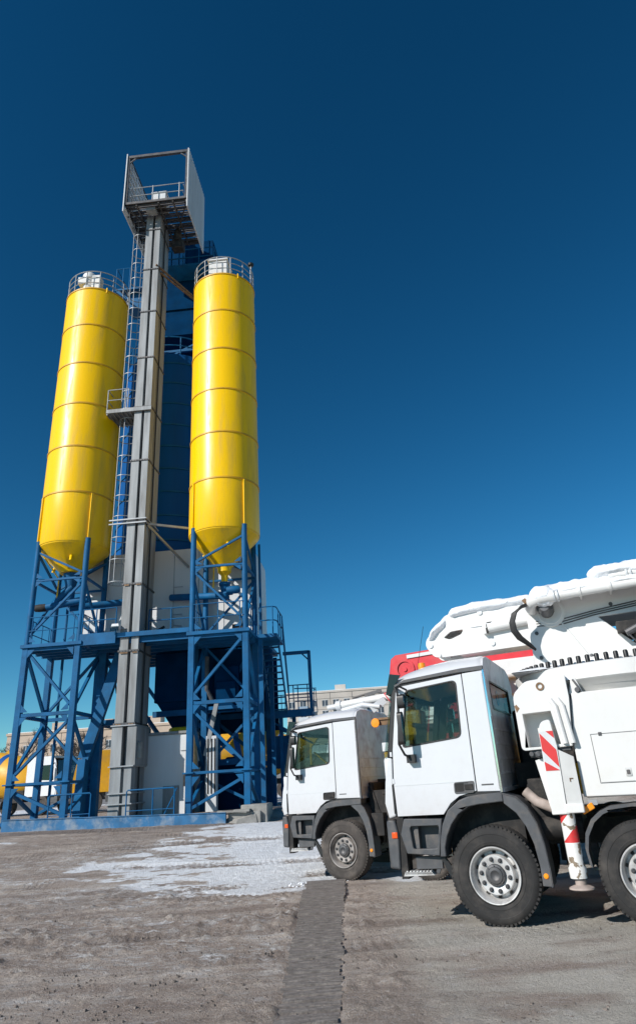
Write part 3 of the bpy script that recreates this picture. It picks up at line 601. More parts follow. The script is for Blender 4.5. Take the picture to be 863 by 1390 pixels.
# ------------------------------------------------------------ mixing floor
def mixing():
    root = thing('mixing_house', 'pale clad mixing house on a blue deck below the silos', 'building', pw(0, 0), -AP)
    b = MB(); b.plate(rnd([(-6.7, 7.5), (1.02, 7.5), (1.02, 11.45), (-6.7, 11.45)], [.02, .02, .5, .9], 6), [], 1.35, 4.4); bx = obj('cladding', b, panel_box, root, smooth=30)
    s = MB()
    for x in (-5.6, -4.5, -2.55, -1.45, -.35): s.box(x, x+.03, 1.333, 1.352, 7.5, 11.4)
    obj('panel_seams', s, galv2, bx, smooth=0)
    cr = MB(); cr.tube([(-2.1, 1.2, 8.0), (-2.45, 1.2, 8.05), (-2.5, 1.2, 8.5), (-2.1, 1.2, 8.5)], .02, 6); cr.tube([(-2.1, 1.2, 9.2), (-2.45, 1.2, 9.25), (-2.5, 1.2, 9.7), (-2.1, 1.2, 9.7)], .02, 6); obj('step_hoops', cr, galv2, root)
    d = MB(); d.box(-5.45, -1.14, -1.1, 5.8, 7.22, 7.4); d.box(-1.14, 1.3, 1.35, 5.8, 7.22, 7.4)
    for k in range(9): y = -.9+k*.7; d.box(-5.45, -1.14, y, y+.1, 7.0, 7.22)
    d.box(-5.45, -4.02, -1.16, -1.10, 7.0, 7.44); d.box(-3.05, -1.14, -.36, -.30, 7.02, 7.44)
    obj('deck', d, blue, root, bevel=.006)
    for x0, x1, y, xs in ((-5.4, -4.05, -1.12, (-5.4, -4.85, -4.05)), (-3.0, -1.2, -.34, (-3.0, -2.1, -1.25))):
        r = MB()
        for z in (7.95, 8.4): r.tube([(x0, y, z), (x1, y, z)], .022, 6)
        for x in xs: r.tube([(x, y, 7.4), (x, y, 8.4)], .024, 6)
        obj('deck_rail', r, blue, root)
    bw = MB(); bw.box(-3.3, 1.3, 5.3, 5.4, 3.9, 7.1); obj('back_wall', bw, shaded_blue, root)
    lt = MB(); lt.box(-1.1, 1.0, 1.9, 3.6, GZ-.1, 2.35); lt.hexa([(-.9, 2.0, 2.35), (.8, 2.0, 2.35), (.8, 3.4, 2.35), (-.9, 3.4, 2.35)], [(-.4, 2.2, 2.8), (.4, 2.2, 2.8), (.4, 3.2, 2.8), (-.4, 3.2, 2.8)]); obj('scale_tank', lt, shaded_blue, root, bevel=.02)
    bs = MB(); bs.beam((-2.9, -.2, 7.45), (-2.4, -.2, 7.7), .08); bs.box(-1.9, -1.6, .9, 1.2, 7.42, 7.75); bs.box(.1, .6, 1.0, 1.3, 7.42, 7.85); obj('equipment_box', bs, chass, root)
    m = MB(); m.box(-3.3, .6, 1.6, 5.0, 5.0, 7.0); mx = obj('mixer_body', m, shaded_blue, root, bevel=.04)
    h = MB(); h.hexa([(-2.6, 2.0, 4.0), (-1.7, 2.0, 4.0), (-1.7, 3.6, 4.0), (-2.6, 3.6, 4.0)], [(-3.2, 1.7, 5.0), (-.9, 1.7, 5.0), (-.9, 4.6, 5.0), (-3.2, 4.6, 5.0)]); obj('discharge_hopper', h, shaded_blue, root)
    y = MB(); y.lathe([(.0, 3.72), (.5, 3.72), (.55, 3.8), (.55, 3.96), (.5, 4.0), (0, 4.0)], 24, c=(-2.15, 1.9, 0)); obj('discharge_ring', y, yellow, root)
    k = MB(); k.lathe([(0, 3.0), (.28, 3.0), (.45, 3.7), (0, 3.7)], 20, c=(-2.15, 1.9, 0)); obj('rubber_sleeve', k, black, root)
    for x, yy in ((-5.25, .9), (-5.25, 5.0), (-3.1, 5.0), (.9, 5.2), (-1.5, 5.2), (.85, 1.5), (-1.6, 1.7)):
        c = MB().box(x-.15, x+.15, yy-.15, yy+.15, GZ-.1, 7.2); obj('column', c, blue, root, bevel=.012)
    for a, b_ in (((-5.25, .9, 6.9), (-3.2, 3.0, 3.5)), ((-5.25, 5.0, 6.8), (-3.1, 5.0, 4.0)), ((.85, 1.5, 6.9), (-1.5, 1.7, 3.4)), ((.85, 1.5, 3.6), (.9, 5.2, 6.9)), ((-1.6, 1.7, 4.2), (.85, 1.5, 2.2)), ((.9, 5.2, 2.4), (-1.5, 5.2, 4.4))):
        q = MB(); q.beam(a, b_, .14, .14); obj('brace', q, blue, root)
    for a, b_ in (((-5.25, .9, 4.3), (-3.2, .9, 4.3)), ((-3.3, 1.6, 4.55), (.9, 1.5, 4.55)), ((-1.6, 1.7, 2.6), (.85, 1.5, 2.6)), ((-5.25, .9, 4.3), (-5.25, 5.0, 4.3)), ((-1.5, 5.2, 4.6), (.9, 5.2, 4.6))):
        q = MB(); q.beam(a, b_, .16, .22); obj('cross_beam', q, blue, root)
    i = MB(); i.beam((-4.35, .4, 6.9), (-5.55, .4, 3.0), .22, .42, upv=(1, 0, 0)); i.beam((-5.55, .4, 3.0), (-5.6, .4, .95), .3, .42, upv=(0, 1, 0)); obj('inclined_beam', i, blue, root, bevel=.01)
    g = MB(); g.tube([(-.95, 1.0, 6.6), (-.95, 1.0, 5.3), (-.7, 1.1, 4.8)], .1, 10); g.tube([(-4.6, .7, 6.9), (-4.65, .7, 6.0), (-4.55, .7, 5.4), (-4.4, .7, 5.2)], .03, 6); obj('pipe', g, dsteel, root)
    c = MB(); c.box(-.7, .3, 1.2, 2.2, 4.8, 6.2); c.box(-.6, .2, 1.1, 1.2, 4.4, 5.6); obj('dosing_tank', c, shaded_blue, root, bevel=.03)
mixing()

def cabin():
    root = thing('control_cabin', 'white steel cabin on the ground behind the foot of the grey shaft', 'cabin', pw(-2.35, .55, GZ), -AP)
    b = MB().box(-.95, .95, -.2, 2.2, -.1, 2.75); obj('wall', b, panel_box, root, bevel=.03)
    r = MB().box(-1.0, 1.0, -.26, 2.26, 2.75, 2.85); obj('roof', r, galv, root, bevel=.01)
    d = MB().box(-.05, .55, -.225, -.203, .0, .95); obj('door', d, galv, root, bevel=.005)
    w = MB().box(.58, .95, -.24, -.2, 2.15, 2.65); obj('sign_plate', w, panelw, root)
cabin()
q = thing('supply_pipe', 'tan lagged pipe elbow with black lower section beside the white cabin', 'pipe', pw(-1.35, .2, GZ), -AP)
m_ = MB(); m_.tube([(-.05, 0, 2.95), (.06, 0, 2.6), (.08, 0, 1.7), (0, 0, 1.15)], [.1, .17, .19, .14], 12); obj('lagging', m_, tanw, q)
m_ = MB(); m_.tube([(0, 0, 1.15), (.04, 0, -.1)], .15, 12); m_.box(-.2, .1, -.2, -.12, .9, 1.3); obj('lower_pipe', m_, chass, q)
q = thing('electric_cabinet', 'grey and white striped cabinet leaning on the right silo frame', 'cabinet', pw(-.62, .55, GZ), -AP)
m_ = MB().box(-.2, .2, -.1, .2, -.05, 2.6); obj('housing', m_, panelw, q, bevel=.01)
m_ = MB()
for k in range(3): m_.box(-.14+k*.13, -.09+k*.13, -.12, -.102, .6, 2.5)
obj('cable_bundle', m_, chass, q)
q = thing('inclined_chute', 'narrow grey chute leaning behind the right silo frame', 'chute', pw(-.5, .5, GZ), -AP)
m_ = MB().beam((-.35, 0, 1.9), (.1, 0, 3.9), .16, .12, upv=(0, 1, 0)); obj('trough', m_, galv, q); m_ = MB().beam((-.35, .1, 1.95), (-.35, .1, -.05), .06); obj('leg', m_, galv, q)

# ------------------------------------------------------------ stair tower
def stairs():
    root = thing('stair_tower', 'blue open stair with landings and portal frame right of the right silo', 'stairs', pw(0, 0), -AP)
    t = MB(); t.box(1.32, 2.05, .3, 2.2, 7.06, 7.2); t.box(1.05, 2.05, 1.2, 1.26, 6.9, 7.06); obj('top_landing', t, blue, root)
    r = MB()
    for z in (7.75, 8.3):
        r.tube([(1.36, .32, z), (1.9, .32, z), (2.03, .5, z), (2.03, 2.2, z)], .025, 6)
    for x, y in ((1.36, .32), (1.9, .32), (2.03, 1.0), (2.03, 1.6), (2.03, 2.2)): r.tube([(x, y, 7.2), (x, y, 8.3)], .026, 6)
    for z in (8.25, 7.7): r.tube([(2.03, 2.2, z), (1.95, 4.2, z-2.7)], .025, 6)
    obj('hand_rail', r, blue, root)
    n = 11; u0, u1 = 1.12, 1.86
    for k in range(n):
        f = (k+.5)/n; q = MB(); y = 2.2+2.0*f; z = 7.15-2.6*f; q.box(u0, u1, y-.13, y+.13, z-.035, z); obj('tread', q, blue, root)
    s = MB()
    for x in (u0, u1): s.beam((x, 2.1, 7.15), (x, 4.3, 4.45), .05, .22)
    obj('stringers', s, blue, root)
    l = MB(); l.box(.95, 2.95, 4.2, 5.5, 4.42, 4.56); l.box(.95, 2.95, 4.14, 4.2, 4.3, 4.62); obj('lower_landing', l, blue, root)
    p = MB(); p.beam((1.75, 4.2, 7.05), (2.95, 4.2, 7.05), .14); p.beam((2.93, 4.2, 7.1), (2.93, 4.2, 4.5), .14); p.beam((2.6, 4.2, 7.0), (2.9, 4.2, 6.7), .06); obj('portal_frame', p, blue, root)
    g = MB()
    for z in (5.1, 5.65):
        g.tube([(1.95, 4.22, z), (2.85, 4.22, z)], .025, 6); g.tube([(2.15, 4.6, z-.1), (3.0, 4.9, z-.1), (3.0, 5.4, z-.1)], .025, 6)
    for x in (1.95, 2.15, 2.35, 2.78): g.tube([(x, 4.22, 4.5), (x, 4.22, 5.65)], .025, 6)
    for k in range(5): x = 1.1+k*.17; g.tube([(x, 5.45, 4.5), (x, 5.45, 5.4)], .016, 6)
    g.tube([(1.0, 5.45, 5.4), (2.95, 5.45, 5.4)], .02, 6); g.tube([(3.0, 4.4, 4.5), (3.05, 4.5, 5.5), (3.1, 4.7, 5.55), (3.12, 4.9, 4.5)], .02, 6)
    obj('landing_rail', g, blue, root)
    for x, y in ((1.35, .5), (1.55, 4.3), (2.0, 5.3), (1.35, 3.2)):
        c = MB().box(x-.08, x+.08, y-.08, y+.08, GZ-.1, 4.45 if y > 4 else 7.1); obj('post', c, blue, root)
    c = MB(); c.beam((1.1, 4.4, 4.2), (2.9, 4.4, 3.2), .08); c.box(1.2, 2.1, 4.4, 5.3, 2.3, 3.6); c.tube([(1.5, 4.2, 3.9), (1.9, 4.2, 3.7), (2.1, 4.2, 2.4)], .1, 8); obj('lower_equipment', c, blue, root, bevel=.02)
stairs()

# ------------------------------------------------------------ blue edge beam, hand rails, footing
def edge():
    root = thing('edge_beam', 'worn pale blue steel beam along the front edge of the plant yard', 'barrier', pw(0, 0), -AP)
    b = MB(); v0, v1 = -1.95, -1.85
    def zt(u): return 1.02-.026*(u+3.4)
    def zb(u): return .66-.026*(u+3.4)
    A, B = -7.25, .46
    b.hexa([(A, v0, zb(A)-.1), (B, v0, zb(B)-.1), (B, v1, zb(B)-.1), (A, v1, zb(A)-.1)], [(A, v0, zt(A)), (B, v0, zt(B)), (B, v1, zt(B)), (A, v1, zt(A))])
    obj('web', b, blue_w, root, bevel=.006)
    f = MB()
    for fn in (zt,):
        f.hexa([(A, v0-.03, fn(A)), (B, v0-.03, fn(B)), (B, v1+.15, fn(B)), (A, v1+.15, fn(A))], [(A, v0-.03, fn(A)+.02), (B, v0-.03, fn(B)+.02), (B, v1+.15, fn(B)+.02), (A, v1+.15, fn(A)+.02)])
    obj('top_flange', f, blue_w, root)
    for nm, a, c, n in (('blue tube hand rail in front of the left silo frame', -5.75, -4.28, 3), ('blue tube hand rail between the grey shaft and the right silo frame', -3.02, -1.35, 4)):
        r = thing('hand_rail', nm, 'railing', pw(a, -1.75, .98), -AP, 'blue hand rails on the plant edge'); w = c-a
        q = MB(); q.tube([(0, 0, 0), (0, 0, .78), (.04, 0, .82), (w-.04, 0, .82), (w, 0, .78), (w, 0, 0)], .024, 8); obj('top_rail', q, blue, r)
        q = MB(); q.tube([(0, 0, .18), (w, 0, .18)], .014, 6); obj('lower_rail', q, blue, r)
        q = MB(); q.tube([(w*.55, 0, 0), (w*.55, 0, .82)], .022, 6)
        if n > 3: q.tube([(w*.8, 0, .02), (w*.98, .4, .8)], .018, 6)
        obj('post', q, blue, r)
edge()
q = thing('concrete_footing', 'cracked concrete block with sloping side under the right silo frame', 'footing', pw(1.05, -1.3, .5), -AP)
m_ = MB(); m_.box(-.55, .55, -.45, .6, -.2, .42); m_.box(-.15, .75, -.3, .9, -.2, .62); obj('block', m_, concrete, q, bevel=.03)
m_ = MB(); m_.hexa([(-1.4, -.55, -.12), (-.3, -.95, -.2), (.5, -.5, -.2), (-.5, -.2, -.12)], [(-1.3, -.5, -.06), (-.2, -.55, .22), (.4, -.46, .36), (-.5, -.3, .3)]); obj('sloping_slab', m_, concrete, q, bevel=.02)
m_ = MB(); m_.beam((-.9, -.5, .47), (.1, -.5, .42), .18, .06); m_.box(-.35, .2, -.6, -.2, .42, .5); obj('loose_slab', m_, concrete, q, bevel=.01)

# ------------------------------------------------------------ wheels
def wheel_template(rub, name='wheel', steel=None):
    # axis along y, outer face towards +y, origin at the hub, tyre from y=-.315 to 0
    w = .32; prof = [(.30, -w+.03), (.33, -w+.01), (.45, -w-.0), (.500, -w+.02), (.522, -w+.05), (.53, -w+.07)]
    for yy in (-.24, -.16, -.08): prof += [(.53, yy-.012), (.517, yy-.010), (.517, yy+.010), (.53, yy+.012)]
    prof += [(.53, -.07), (.522, -.05), (.500, -.02), (.46, -.002), (.44, .000), (.435, -.004), (.36, -.004), (.355, .0), (.325, -.006), (.305, -.03)]
    t = MB().lathe(prof, 96, axis='y')
    for k in range(64):                                  # shoulder lugs
        a = 2*pi*k/64
        for y0, y1 in ((-.075, -.028), (-w+.028, -w+.075)):
            c = Vector((cos(a), 0, sin(a))); tt = Vector((-sin(a), 0, cos(a)))
            lo = [c*.505+tt*sx*.016+Vector((0, y, 0)) for sx, y in ((-1, y0), (1, y0), (1, y1), (-1, y1))]; hi = [c*.5305+tt*sx*.014+Vector((0, y, 0)) for sx, y in ((-1, y0), (1, y0), (1, y1), (-1, y1))]
            t.hexa(lo, hi)
    ty = obj(name, t, rub, smooth=35)
    r = MB().lathe([(.302, -.035), (.306, -.004), (.300, .004), (.290, .002), (.282, -.02), (.272, -.04), (.262, -.12), (.245, -.155), (.222, -.15), (.212, -.06), (.206, -.052), (.14, -.052), (.128, -.06), (.0, -.062)], 64, axis='y')
    # hand holes read as dark discs set in the dished ring
    rim = obj('rim', r, steel, ty, smooth=40)
    hh = MB()
    for k in range(10):
        a = 2*pi*(k+.5)/10; c = Vector((cos(a)*.238, 0, sin(a)*.238)); hh.tube([c+Vector((0, -.156, 0)), c+Vector((0, -.140, 0))], .022, 12)
    obj('hand_holes', hh, chass, rim)
    h = MB().lathe([(.0, -.01), (.045, -.008), (.055, -.0), (.085, -.004), (.092, -.018), (.112, -.022), (.118, -.036), (.118, -.06), (.13, -.065)], 32, axis='y'); obj('hub', h, dsteel, ty, smooth=40)
    hb = MB()
    for k in range(8): a = 2*pi*k/8; hb.tube([(cos(a)*.1, -.022, sin(a)*.1), (cos(a)*.1, -.01, sin(a)*.1)], .008, 6)
    obj('hub_bolts', hb, dsteel, ty)
    first = None
    for k in range(10):
        a = 2*pi*k/10+.15; loc = (cos(a)*.168, -.05, sin(a)*.168)
        if first is None:
            n = MB(); n.lathe([(.027, -.004), (.027, .004), (.018, .006)], 16, axis='y'); n.lathe([(.0175, .0), (.0175, .026), (.013, .03), (.0, .03)], 6, axis='y'); first = obj('lug_nut', n, dsteel, ty, smooth=40, loc=loc)
        else: c = first.copy(); COL.objects.link(c); c.parent = ty; c.location = loc
    return ty
rim_d = mat('dusty_rim_steel', (.36, .33, .31), .6, .1, noise=.3, nscale=9, dirt=(.10, .085, .075), dirt_amt=.9, dscale=6)
wheel_clean = wheel_template(rubber, steel=steel); wheel_dusty = wheel_template(rubber_d, steel=rim_d)
used = set()
def place_wheel(tmpl, parent, x, y, flip=False, steer=0):
    if tmpl.name not in used: used.add(tmpl.name); w = tmpl
    else: w = copy_tree(tmpl)
    w.parent = parent; w.location = (x, y, .53); w.rotation_euler = (0, 0, (pi if flip else 0)+steer); return w

# ------------------------------------------------------------ truck cab (local x forward, y to the truck's left = visible side, z up)
def cab(root, sR, tag_rear):
    WD = -2.42
    sBv = .065; ztop = 2.86
    frontU = [(1.14, 1.2), (1.15, 1.57), (1.12, 2.0), (.985, 2.8)]
    win = rnd([(.85, 2.735), (.155, 2.80), (.185, 2.11), (.97, 2.035)], [.05, .08, .08, .06], 5)
    # inner shell (shows as the dark gap between the panels)
    sh = MB()
    outer = [(1.10, 1.2), (1.12, 1.57), (1.09, 2.0), (.93, 2.84), (sR+.03, 2.90), (sR+.03, 1.40), (.30, 1.40), (.52, 1.22)]
    for y0, y1 in ((-.014, -.05), (WD+.014, WD+.05)): obj('door_frame', MB().plate(outer, [[(p[0], p[1]) for p in win]], y0, y1), black, root)
    for side, y0, y1 in ((1, 0, -.013), (-1, WD, WD+.013)):
        door = MB().plate([(1.14, 1.205), (1.15, 1.57), (1.12, 2.0), (.985, 2.80), (.06, 2.88), (.075, 1.455), (.30, 1.405), (.42, 1.33), (.53, 1.205)], [win], y0, y1)
        d = obj('door', door, white, root, bevel=.004)
        cr = MB(); cr.beam((1.14, y0+side*.0015, 1.565), (.085, y0+side*.0015, 1.572), .003, .012); obj('crease', cr, panelw, d)
        w = MB().plate([(p[0]*1.0, p[1]) for p in win], [], (y0+y1)/2-.012*side, (y0+y1)/2-.018*side); obj('window_glass', w, glass, d)
        sl = MB().plate(rnd([(.862, 2.75), (.135, 2.818), (.165, 2.09), (.985, 2.015)], [.05, .08, .08, .06], 5), [win], y0+side*.004, y0-side*.01); obj('window_seal', sl, black, d)
        rp = MB().plate([(.048, 2.885), (sR, 2.90), (sR, 1.435), (.063, 1.445)], [], y0, y1); q = obj('rear_side_panel', rp, white, root, bevel=.006)
        hd = MB().plate(rnd([(.35, 1.565), (.085, 1.572), (.10, 1.435), (.355, 1.43)], .03, 3), [rnd([(.335, 1.55), (.225, 1.552), (.225, 1.455), (.335, 1.45)], .012, 2)], y0+side*.008, y0-side*.004); h_ = obj('door_handle', hd, dsteel if tag_rear else chass, d, bevel=.003)
        g = MB().box(.11, .215, y0+side*.02, y0, 1.475, 1.535); g.box(.225, .335, y0-side*.002, y0+side*.002, 1.45, 1.55); obj('grip', g, chass, h_)
        bd = MB().box(0.0, -.15, y0+side*.004, y0, 1.512, 1.528); obj('badge', bd, dsteel, q)
        # front corner panel
        cp = MB().plate([(1.165, 1.205), (1.26, 1.18), (1.30, 1.36), (1.27, 1.62), (1.20, 1.92), (1.135, 2.02), (1.165, 1.57)], [], y0-side*.01, y0-side*.14); obj('corner_panel', cp, white, root, bevel=.02, segs=3)
        st = MB().box(1.158, 1.18, y0, y0-side*.02, 1.24, 1.58); obj('air_slot', st, black, root)
    # a pillars and windscreen
    for y in (-.02, WD+.02):
        pl = MB().beam((.99, y-(.02 if y > -1 else -.02), 2.86), (1.165, y-(.02 if y > -1 else -.02), 1.90), .075, .10, upv=(1, 0, 0)); obj('pillar', pl, black, root, bevel=.02)
    ws = MB().plate([(-.10, 1.92), (WD+.10, 1.92), (WD+.14, 2.82), (-.14, 2.82)], [], 0, .012, 'yz', fn=lambda v: (1.26-(v[2]-1.92)*.20+v[0]+.06*(1-((v[1]+1.21)/1.21)**2), v[1], v[2])); obj('windscreen', ws, glass, root)
    fr = MB().box(1.10, 1.31, -.12, WD+.12, 1.2, 1.93); obj('front_panel', fr, white, root, bevel=.05, segs=3)
    # roof
    rf = MB(); yw = WD
    def rfn(u, v):
        t = v*2-1; y = yw/2*(1-t)                      # t=-1 -> far, 1 -> near
        y = yw/2+(-yw/2)*t
        e = (1-abs(t)**5)**.8; s = 1.10+(sR-1.10)*u
        zc = np.interp(s, [-.5, .25, .62, .88, 1.0, 1.10], [3.17, 3.165, 3.12, 3.05, 3.0, 2.90])
        zl = np.interp(s, [-.5, .05, .85, 1.10], [2.905, 2.90, 2.855, 2.80])
        tt = min(u*14, 1, (1-u)*14+.35)
        return (s, y, zl+(zc-zl)*e*tt**.4)
    rf.grid(rfn, 40, 60)
    k = len(rf.v); rf.grid(lambda u, v: ((1.10+(sR-1.10)*u), yw/2+(-yw/2)*(v*2-1), np.interp(1.10+(sR-1.10)*u, [-.5, .05, .85, 1.10], [2.905, 2.90, 2.855, 2.80])-.01), 6, 6)
    obj('roof', rf, white, root, smooth=50)
    gt = MB()
    gt.plate([(1.0, 2.80), (.90, 2.845), (.05, 2.905), (sR-.004, 2.905), (sR-.004, 2.96), (.05, 2.955), (.86, 2.89), (1.01, 2.83)], [], .012, -.03); obj('rain_gutter', gt, plastic, root, bevel=.006)
    # rear wall
    wins = [rnd([(-.32, 2.80), (-1.95, 2.80), (-1.95, 2.42), (-.32, 2.42)], .06, 4)] if tag_rear else []
    bw = MB().plate(rnd([(-.0, 1.42), (-.0, 2.90), (-.14, 3.07), (-.4, 3.13), (WD+.4, 3.13), (WD+.14, 3.07), (WD, 2.90), (WD, 1.42)], .04, 3), wins, sR, sR+.03, 'yz'); rw = obj('rear_wall', bw, white_back, root, bevel=.006)
    rb = MB()
    for z in (1.62, 1.8, 1.98, 2.16): rb.box(sR-.008, sR+.001, -.18, WD+.18, z, z+.03)
    rb.box(sR-.02, sR+.001, -.05, WD+.05, 1.42, 1.47)
    obj('pressed_ribs', rb, white_back, rw, bevel=.004)
    tr = MB().box(sR-.012, sR+.02, .006, -.03, 1.42, 2.92); obj('corner_trim', tr, chrome if tag_rear else dsteel, root, bevel=.006)
    for w_ in wins:
        q = MB().plate(w_, [], sR+.012, sR+.018, 'yz'); rw_ = obj('rear_window', q, glassr, rw); sl = MB().plate(w_, [rnd([(-.345, 2.775), (-1.925, 2.775), (-1.925, 2.445), (-.345, 2.445)], .05, 4)], sR-.006, sR+.02, 'yz'); obj('window_seal', sl, black, rw_)
    gh = MB().tube([(sR+.06, .035, 1.62), (sR+.06, .05, 1.66), (sR+.06, .05, 2.02), (sR+.06, .035, 2.06)], .011, 8); 
    wp_ = MB(); wp_.tube([(1.30, -.5, 1.95), (1.22, -.9, 2.35)], .01, 6); wp_.tube([(1.30, -1.4, 1.95), (1.22, -1.8, 2.35)], .01, 6); obj('wipers', wp_, black, root)
    hn = MB()
    for z in (1.62, 1.95): hn.box(1.135, 1.165, .006, -.01, z-.03, z+.03)
    obj('door_hinges', hn, white, root, bevel=.004)
    if tag_rear:
        cu = MB().box(sR+.06, sR+.075, -.28, -2.0, 2.36, 2.86); cq = obj('red_reflection_panel', cu, red, root); cu = MB().lathe([(.07, 0), (.11, 0), (.11, .006), (.07, .006)], 24, c=(sR+.052, -1.2, 2.64), axis='x'); obj('reflection_ring', cu, bluelogo, cq)  # added red panel and blue ring imitate a reflection in the rear window
    # floor and interior
    it = MB().box(sR+.03, 1.1, -.05, WD+.05, 1.36, 1.42); it.box(.98, 1.12, -.1, WD+.1, 1.42, 1.95); it.box(.74, .98, -.25, WD+.25, 1.6, 1.98); obj('dashboard', it, cloth, root, bevel=.03)
    for y in (-.55, -1.85):
        s = MB(); s.box(.0, .5, y-.25, y+.25, 1.42, 1.85); s.hexa([(-.12, y-.25, 1.8), (.02, y-.25, 1.8), (.02, y+.25, 1.8), (-.12, y+.25, 1.8)], [(-.22, y-.22, 2.42), (-.10, y-.22, 2.42), (-.10, y+.22, 2.42), (-.22, y+.22, 2.42)]) if not False else None
        s.box(-.20, -.1, y-.13, y+.13, 2.44, 2.62); obj('seat', s, cloth, root, bevel=.05, segs=3)
    sw = MB(); c0 = Vector((.62, -.55, 2.02)); ax = Vector((.35, 0, -.9)).normalized(); u_ = Vector((0, 1, 0)); v_ = ax.cross(u_)
    sw.tube([c0+(u_*cos(2*pi*k/24)+v_*sin(2*pi*k/24))*.23 for k in range(25)], .018, 6); sw.beam(c0-u_*.22, c0+u_*.22, .03); sw.tube([c0, c0+ax*.35], .04, 8); obj('steering_wheel', sw, cloth, root)
    # visor
    vs = MB().grid(lambda u, v: (1.04+.10*(1-v)+.05*(1-((u*2-1))**2), -.0+WD*u, 2.99-.27*(1-v)), 20, 4)
    vs.grid(lambda u, v: (1.028+.10*(1-v)+.05*(1-((u*2-1))**2), -.0+WD*u, 2.99-.27*(1-v)), 20, 4)
    vs.plate([(1.14, 2.72), (1.06, 2.99), (.90, 2.96), (.99, 2.84), (1.06, 2.72)], [], 0.0, -.01); vs.plate([(1.14, 2.72), (1.06, 2.99), (.90, 2.96), (.99, 2.84), (1.06, 2.72)], [], WD, WD+.01)
    obj('sun_visor', vs, visor, root)
    # mirrors
    for side, y in ((1, 0), (-1, WD)):
        mb = MB(); Y = y+side*.24
        mb.tube([(.98, y, 2.77), (.93, Y, 2.77), (.90, Y, 2.70), (.915, Y, 2.40), (.95, Y, 2.06), (.90, Y-side*.05, 1.93), (.86, y+side*.06, 1.89)], .016, 8)
        mb.tube([(.78, Y-side*.05, 2.73), (.86, Y, 2.78), (.98, y, 2.79)], .014, 6); mb.box(.80, .91, y, y+side*.10, 1.83, 1.93)
        arm = obj('mirror_arm', mb, black, root, bevel=.008)
        for z0, z1, x0, dx in ((2.50, 2.68, .86, .075), (2.05, 2.46, .90, .05)):
            q = MB(); zc = (z0+z1)/2; hz = (z1-z0)/2
            q.plate(rnd([(Y-.065, z0), (Y+.045, z0), (Y+.045, z1), (Y-.065, z1)], .05, 4), [], x0-dx*.6, x0+dx*.6, 'yz'); mm = obj('mirror', q, black, root, bevel=.025, segs=3)
            g = MB().plate(rnd([(Y-.055, z0+.015), (Y+.035, z0+.015), (Y+.035, z1-.015), (Y-.055, z1-.015)], .04, 4), [], x0-dx*.6-.004, x0-dx*.6-.001, 'yz'); obj('mirror_glass', g, mirror_m, mm)
    # lower trim: arch, steps, bumper
    for side, y in ((1, 0), (-1, WD)):
        a = MB()
        top = [(.63, .74), (.60, .95), (.56, 1.09), (.47, 1.25), (.31, 1.36), (.20, 1.395), (.07, 1.41), (sR, 1.425)]
        inn = [(sR, 1.32), (.07, 1.30), (.20, 1.28), (.34, 1.20), (.44, 1.09), (.51, .97), (.555, .84), (.555, .74)]
        a.plate(top+inn, [], y+side*.03, y-side*.30); obj('arch_trim', a, plastic, root, bevel=.014)
        st = MB(); st.plate([(1.06, 1.175), (.56, 1.16), (.60, .96), (.64, .75), (1.06, .78), (1.12, 1.0)], [rnd([(.99, 1.085), (.61, 1.085), (.655, .835), (.97, .83)], .03, 3)], y+side*.01, y-side*.06)
        st.plate([(1.06, 1.175), (.56, 1.16), (.60, .96), (.64, .75), (1.06, .78), (1.12, 1.0)], [], y-side*.16, y-side*.20)
        st.plate([(1.0, 1.09), (.90, 1.09), (.90, .82), (.98, .82)], [], y-side*.05, y-side*.159)
        obj('step_panel', st, plastic, root, bevel=.01)
        b2 = MB(); b2.plate([(1.19, 1.16), (1.285, 1.17), (1.30, 1.05), (1.285, .62), (1.17, .60), (1.15, 1.0)], [], y+side*.0, y-side*.2); bp = obj('bumper_corner', b2, plastic, root, bevel=.02)
        mk = MB().box(1.165, 1.24, y+side*.012, y-side*.01, .955, 1.025); obj('marker_lamp', mk, redlens, bp, bevel=.006)
        bl = MB().box(1.08, 1.17, y-side*.03, y-side*.25, .5, 1.2); obj('bumper_bracket', bl, chass, root)
        fs = MB(); fs.plate([(1.14, .53), (.74, .54), (.78, .57), (1.12, .575)], [], y-side*.02, y-side*.25); fs.box(.77, 1.12, y-side*.02, y-side*.26, .55, .575)
        for k in range(8): fs.box(.78+k*.043, .80+k*.043, y-side*.015, y-side*.25, .575, .59)
        obj('foot_step', fs, steel, root)
        fb = MB(); fb.beam((.72, y-side*.1, .55), (.62, y-side*.1, .76), .02, .05); fb.box(.64, .98, y-side*.08, y-side*.14, .60, .74); obj('step_bracket', fb, dsteel, root, bevel=.005)
    bm_ = MB().box(1.28, 1.34, -.1, WD+.1, .6, 1.16); obj('bumper', bm_, plastic, root, bevel=.03)
    for side, y in ((1, 0), (-1, WD)):                 # rear half of the front mudguard
        o_ = [(-.24, 1.415), (-.40, 1.37), (-.52, 1.25), (-.60, 1.08), (-.645, .85), (-.66, .62), (-.655, .41)]; i_ = [(-.54, .42), (-.545, .62), (-.52, .85), (-.46, 1.04), (-.37, 1.19), (-.24, 1.30)]
        f = MB().plate(o_+i_, [], y+side*.02, y-side*.02); f.plate([(a+(-.0), b) for a, b in o_]+[(a+.02, b-.015) for a, b in reversed(o_)], [], y+side*.02, y-side*.36); g = obj('mudguard', f, plastic, root, bevel=.006)
        mk = MB().lathe([(0, 0), (.025, 0), (.03, .006), (.022, .014), (0, .016)], 16, c=(-.595, 0, .52), axis='y')
        if side > 0: mk.xf(lambda v: v+Vector((0, .02, 0)))
        else: mk.xf(lambda v: Vector((v.x, WD-.02-v.y, v.z)))
        obj('side_reflector', mk, orange, g)
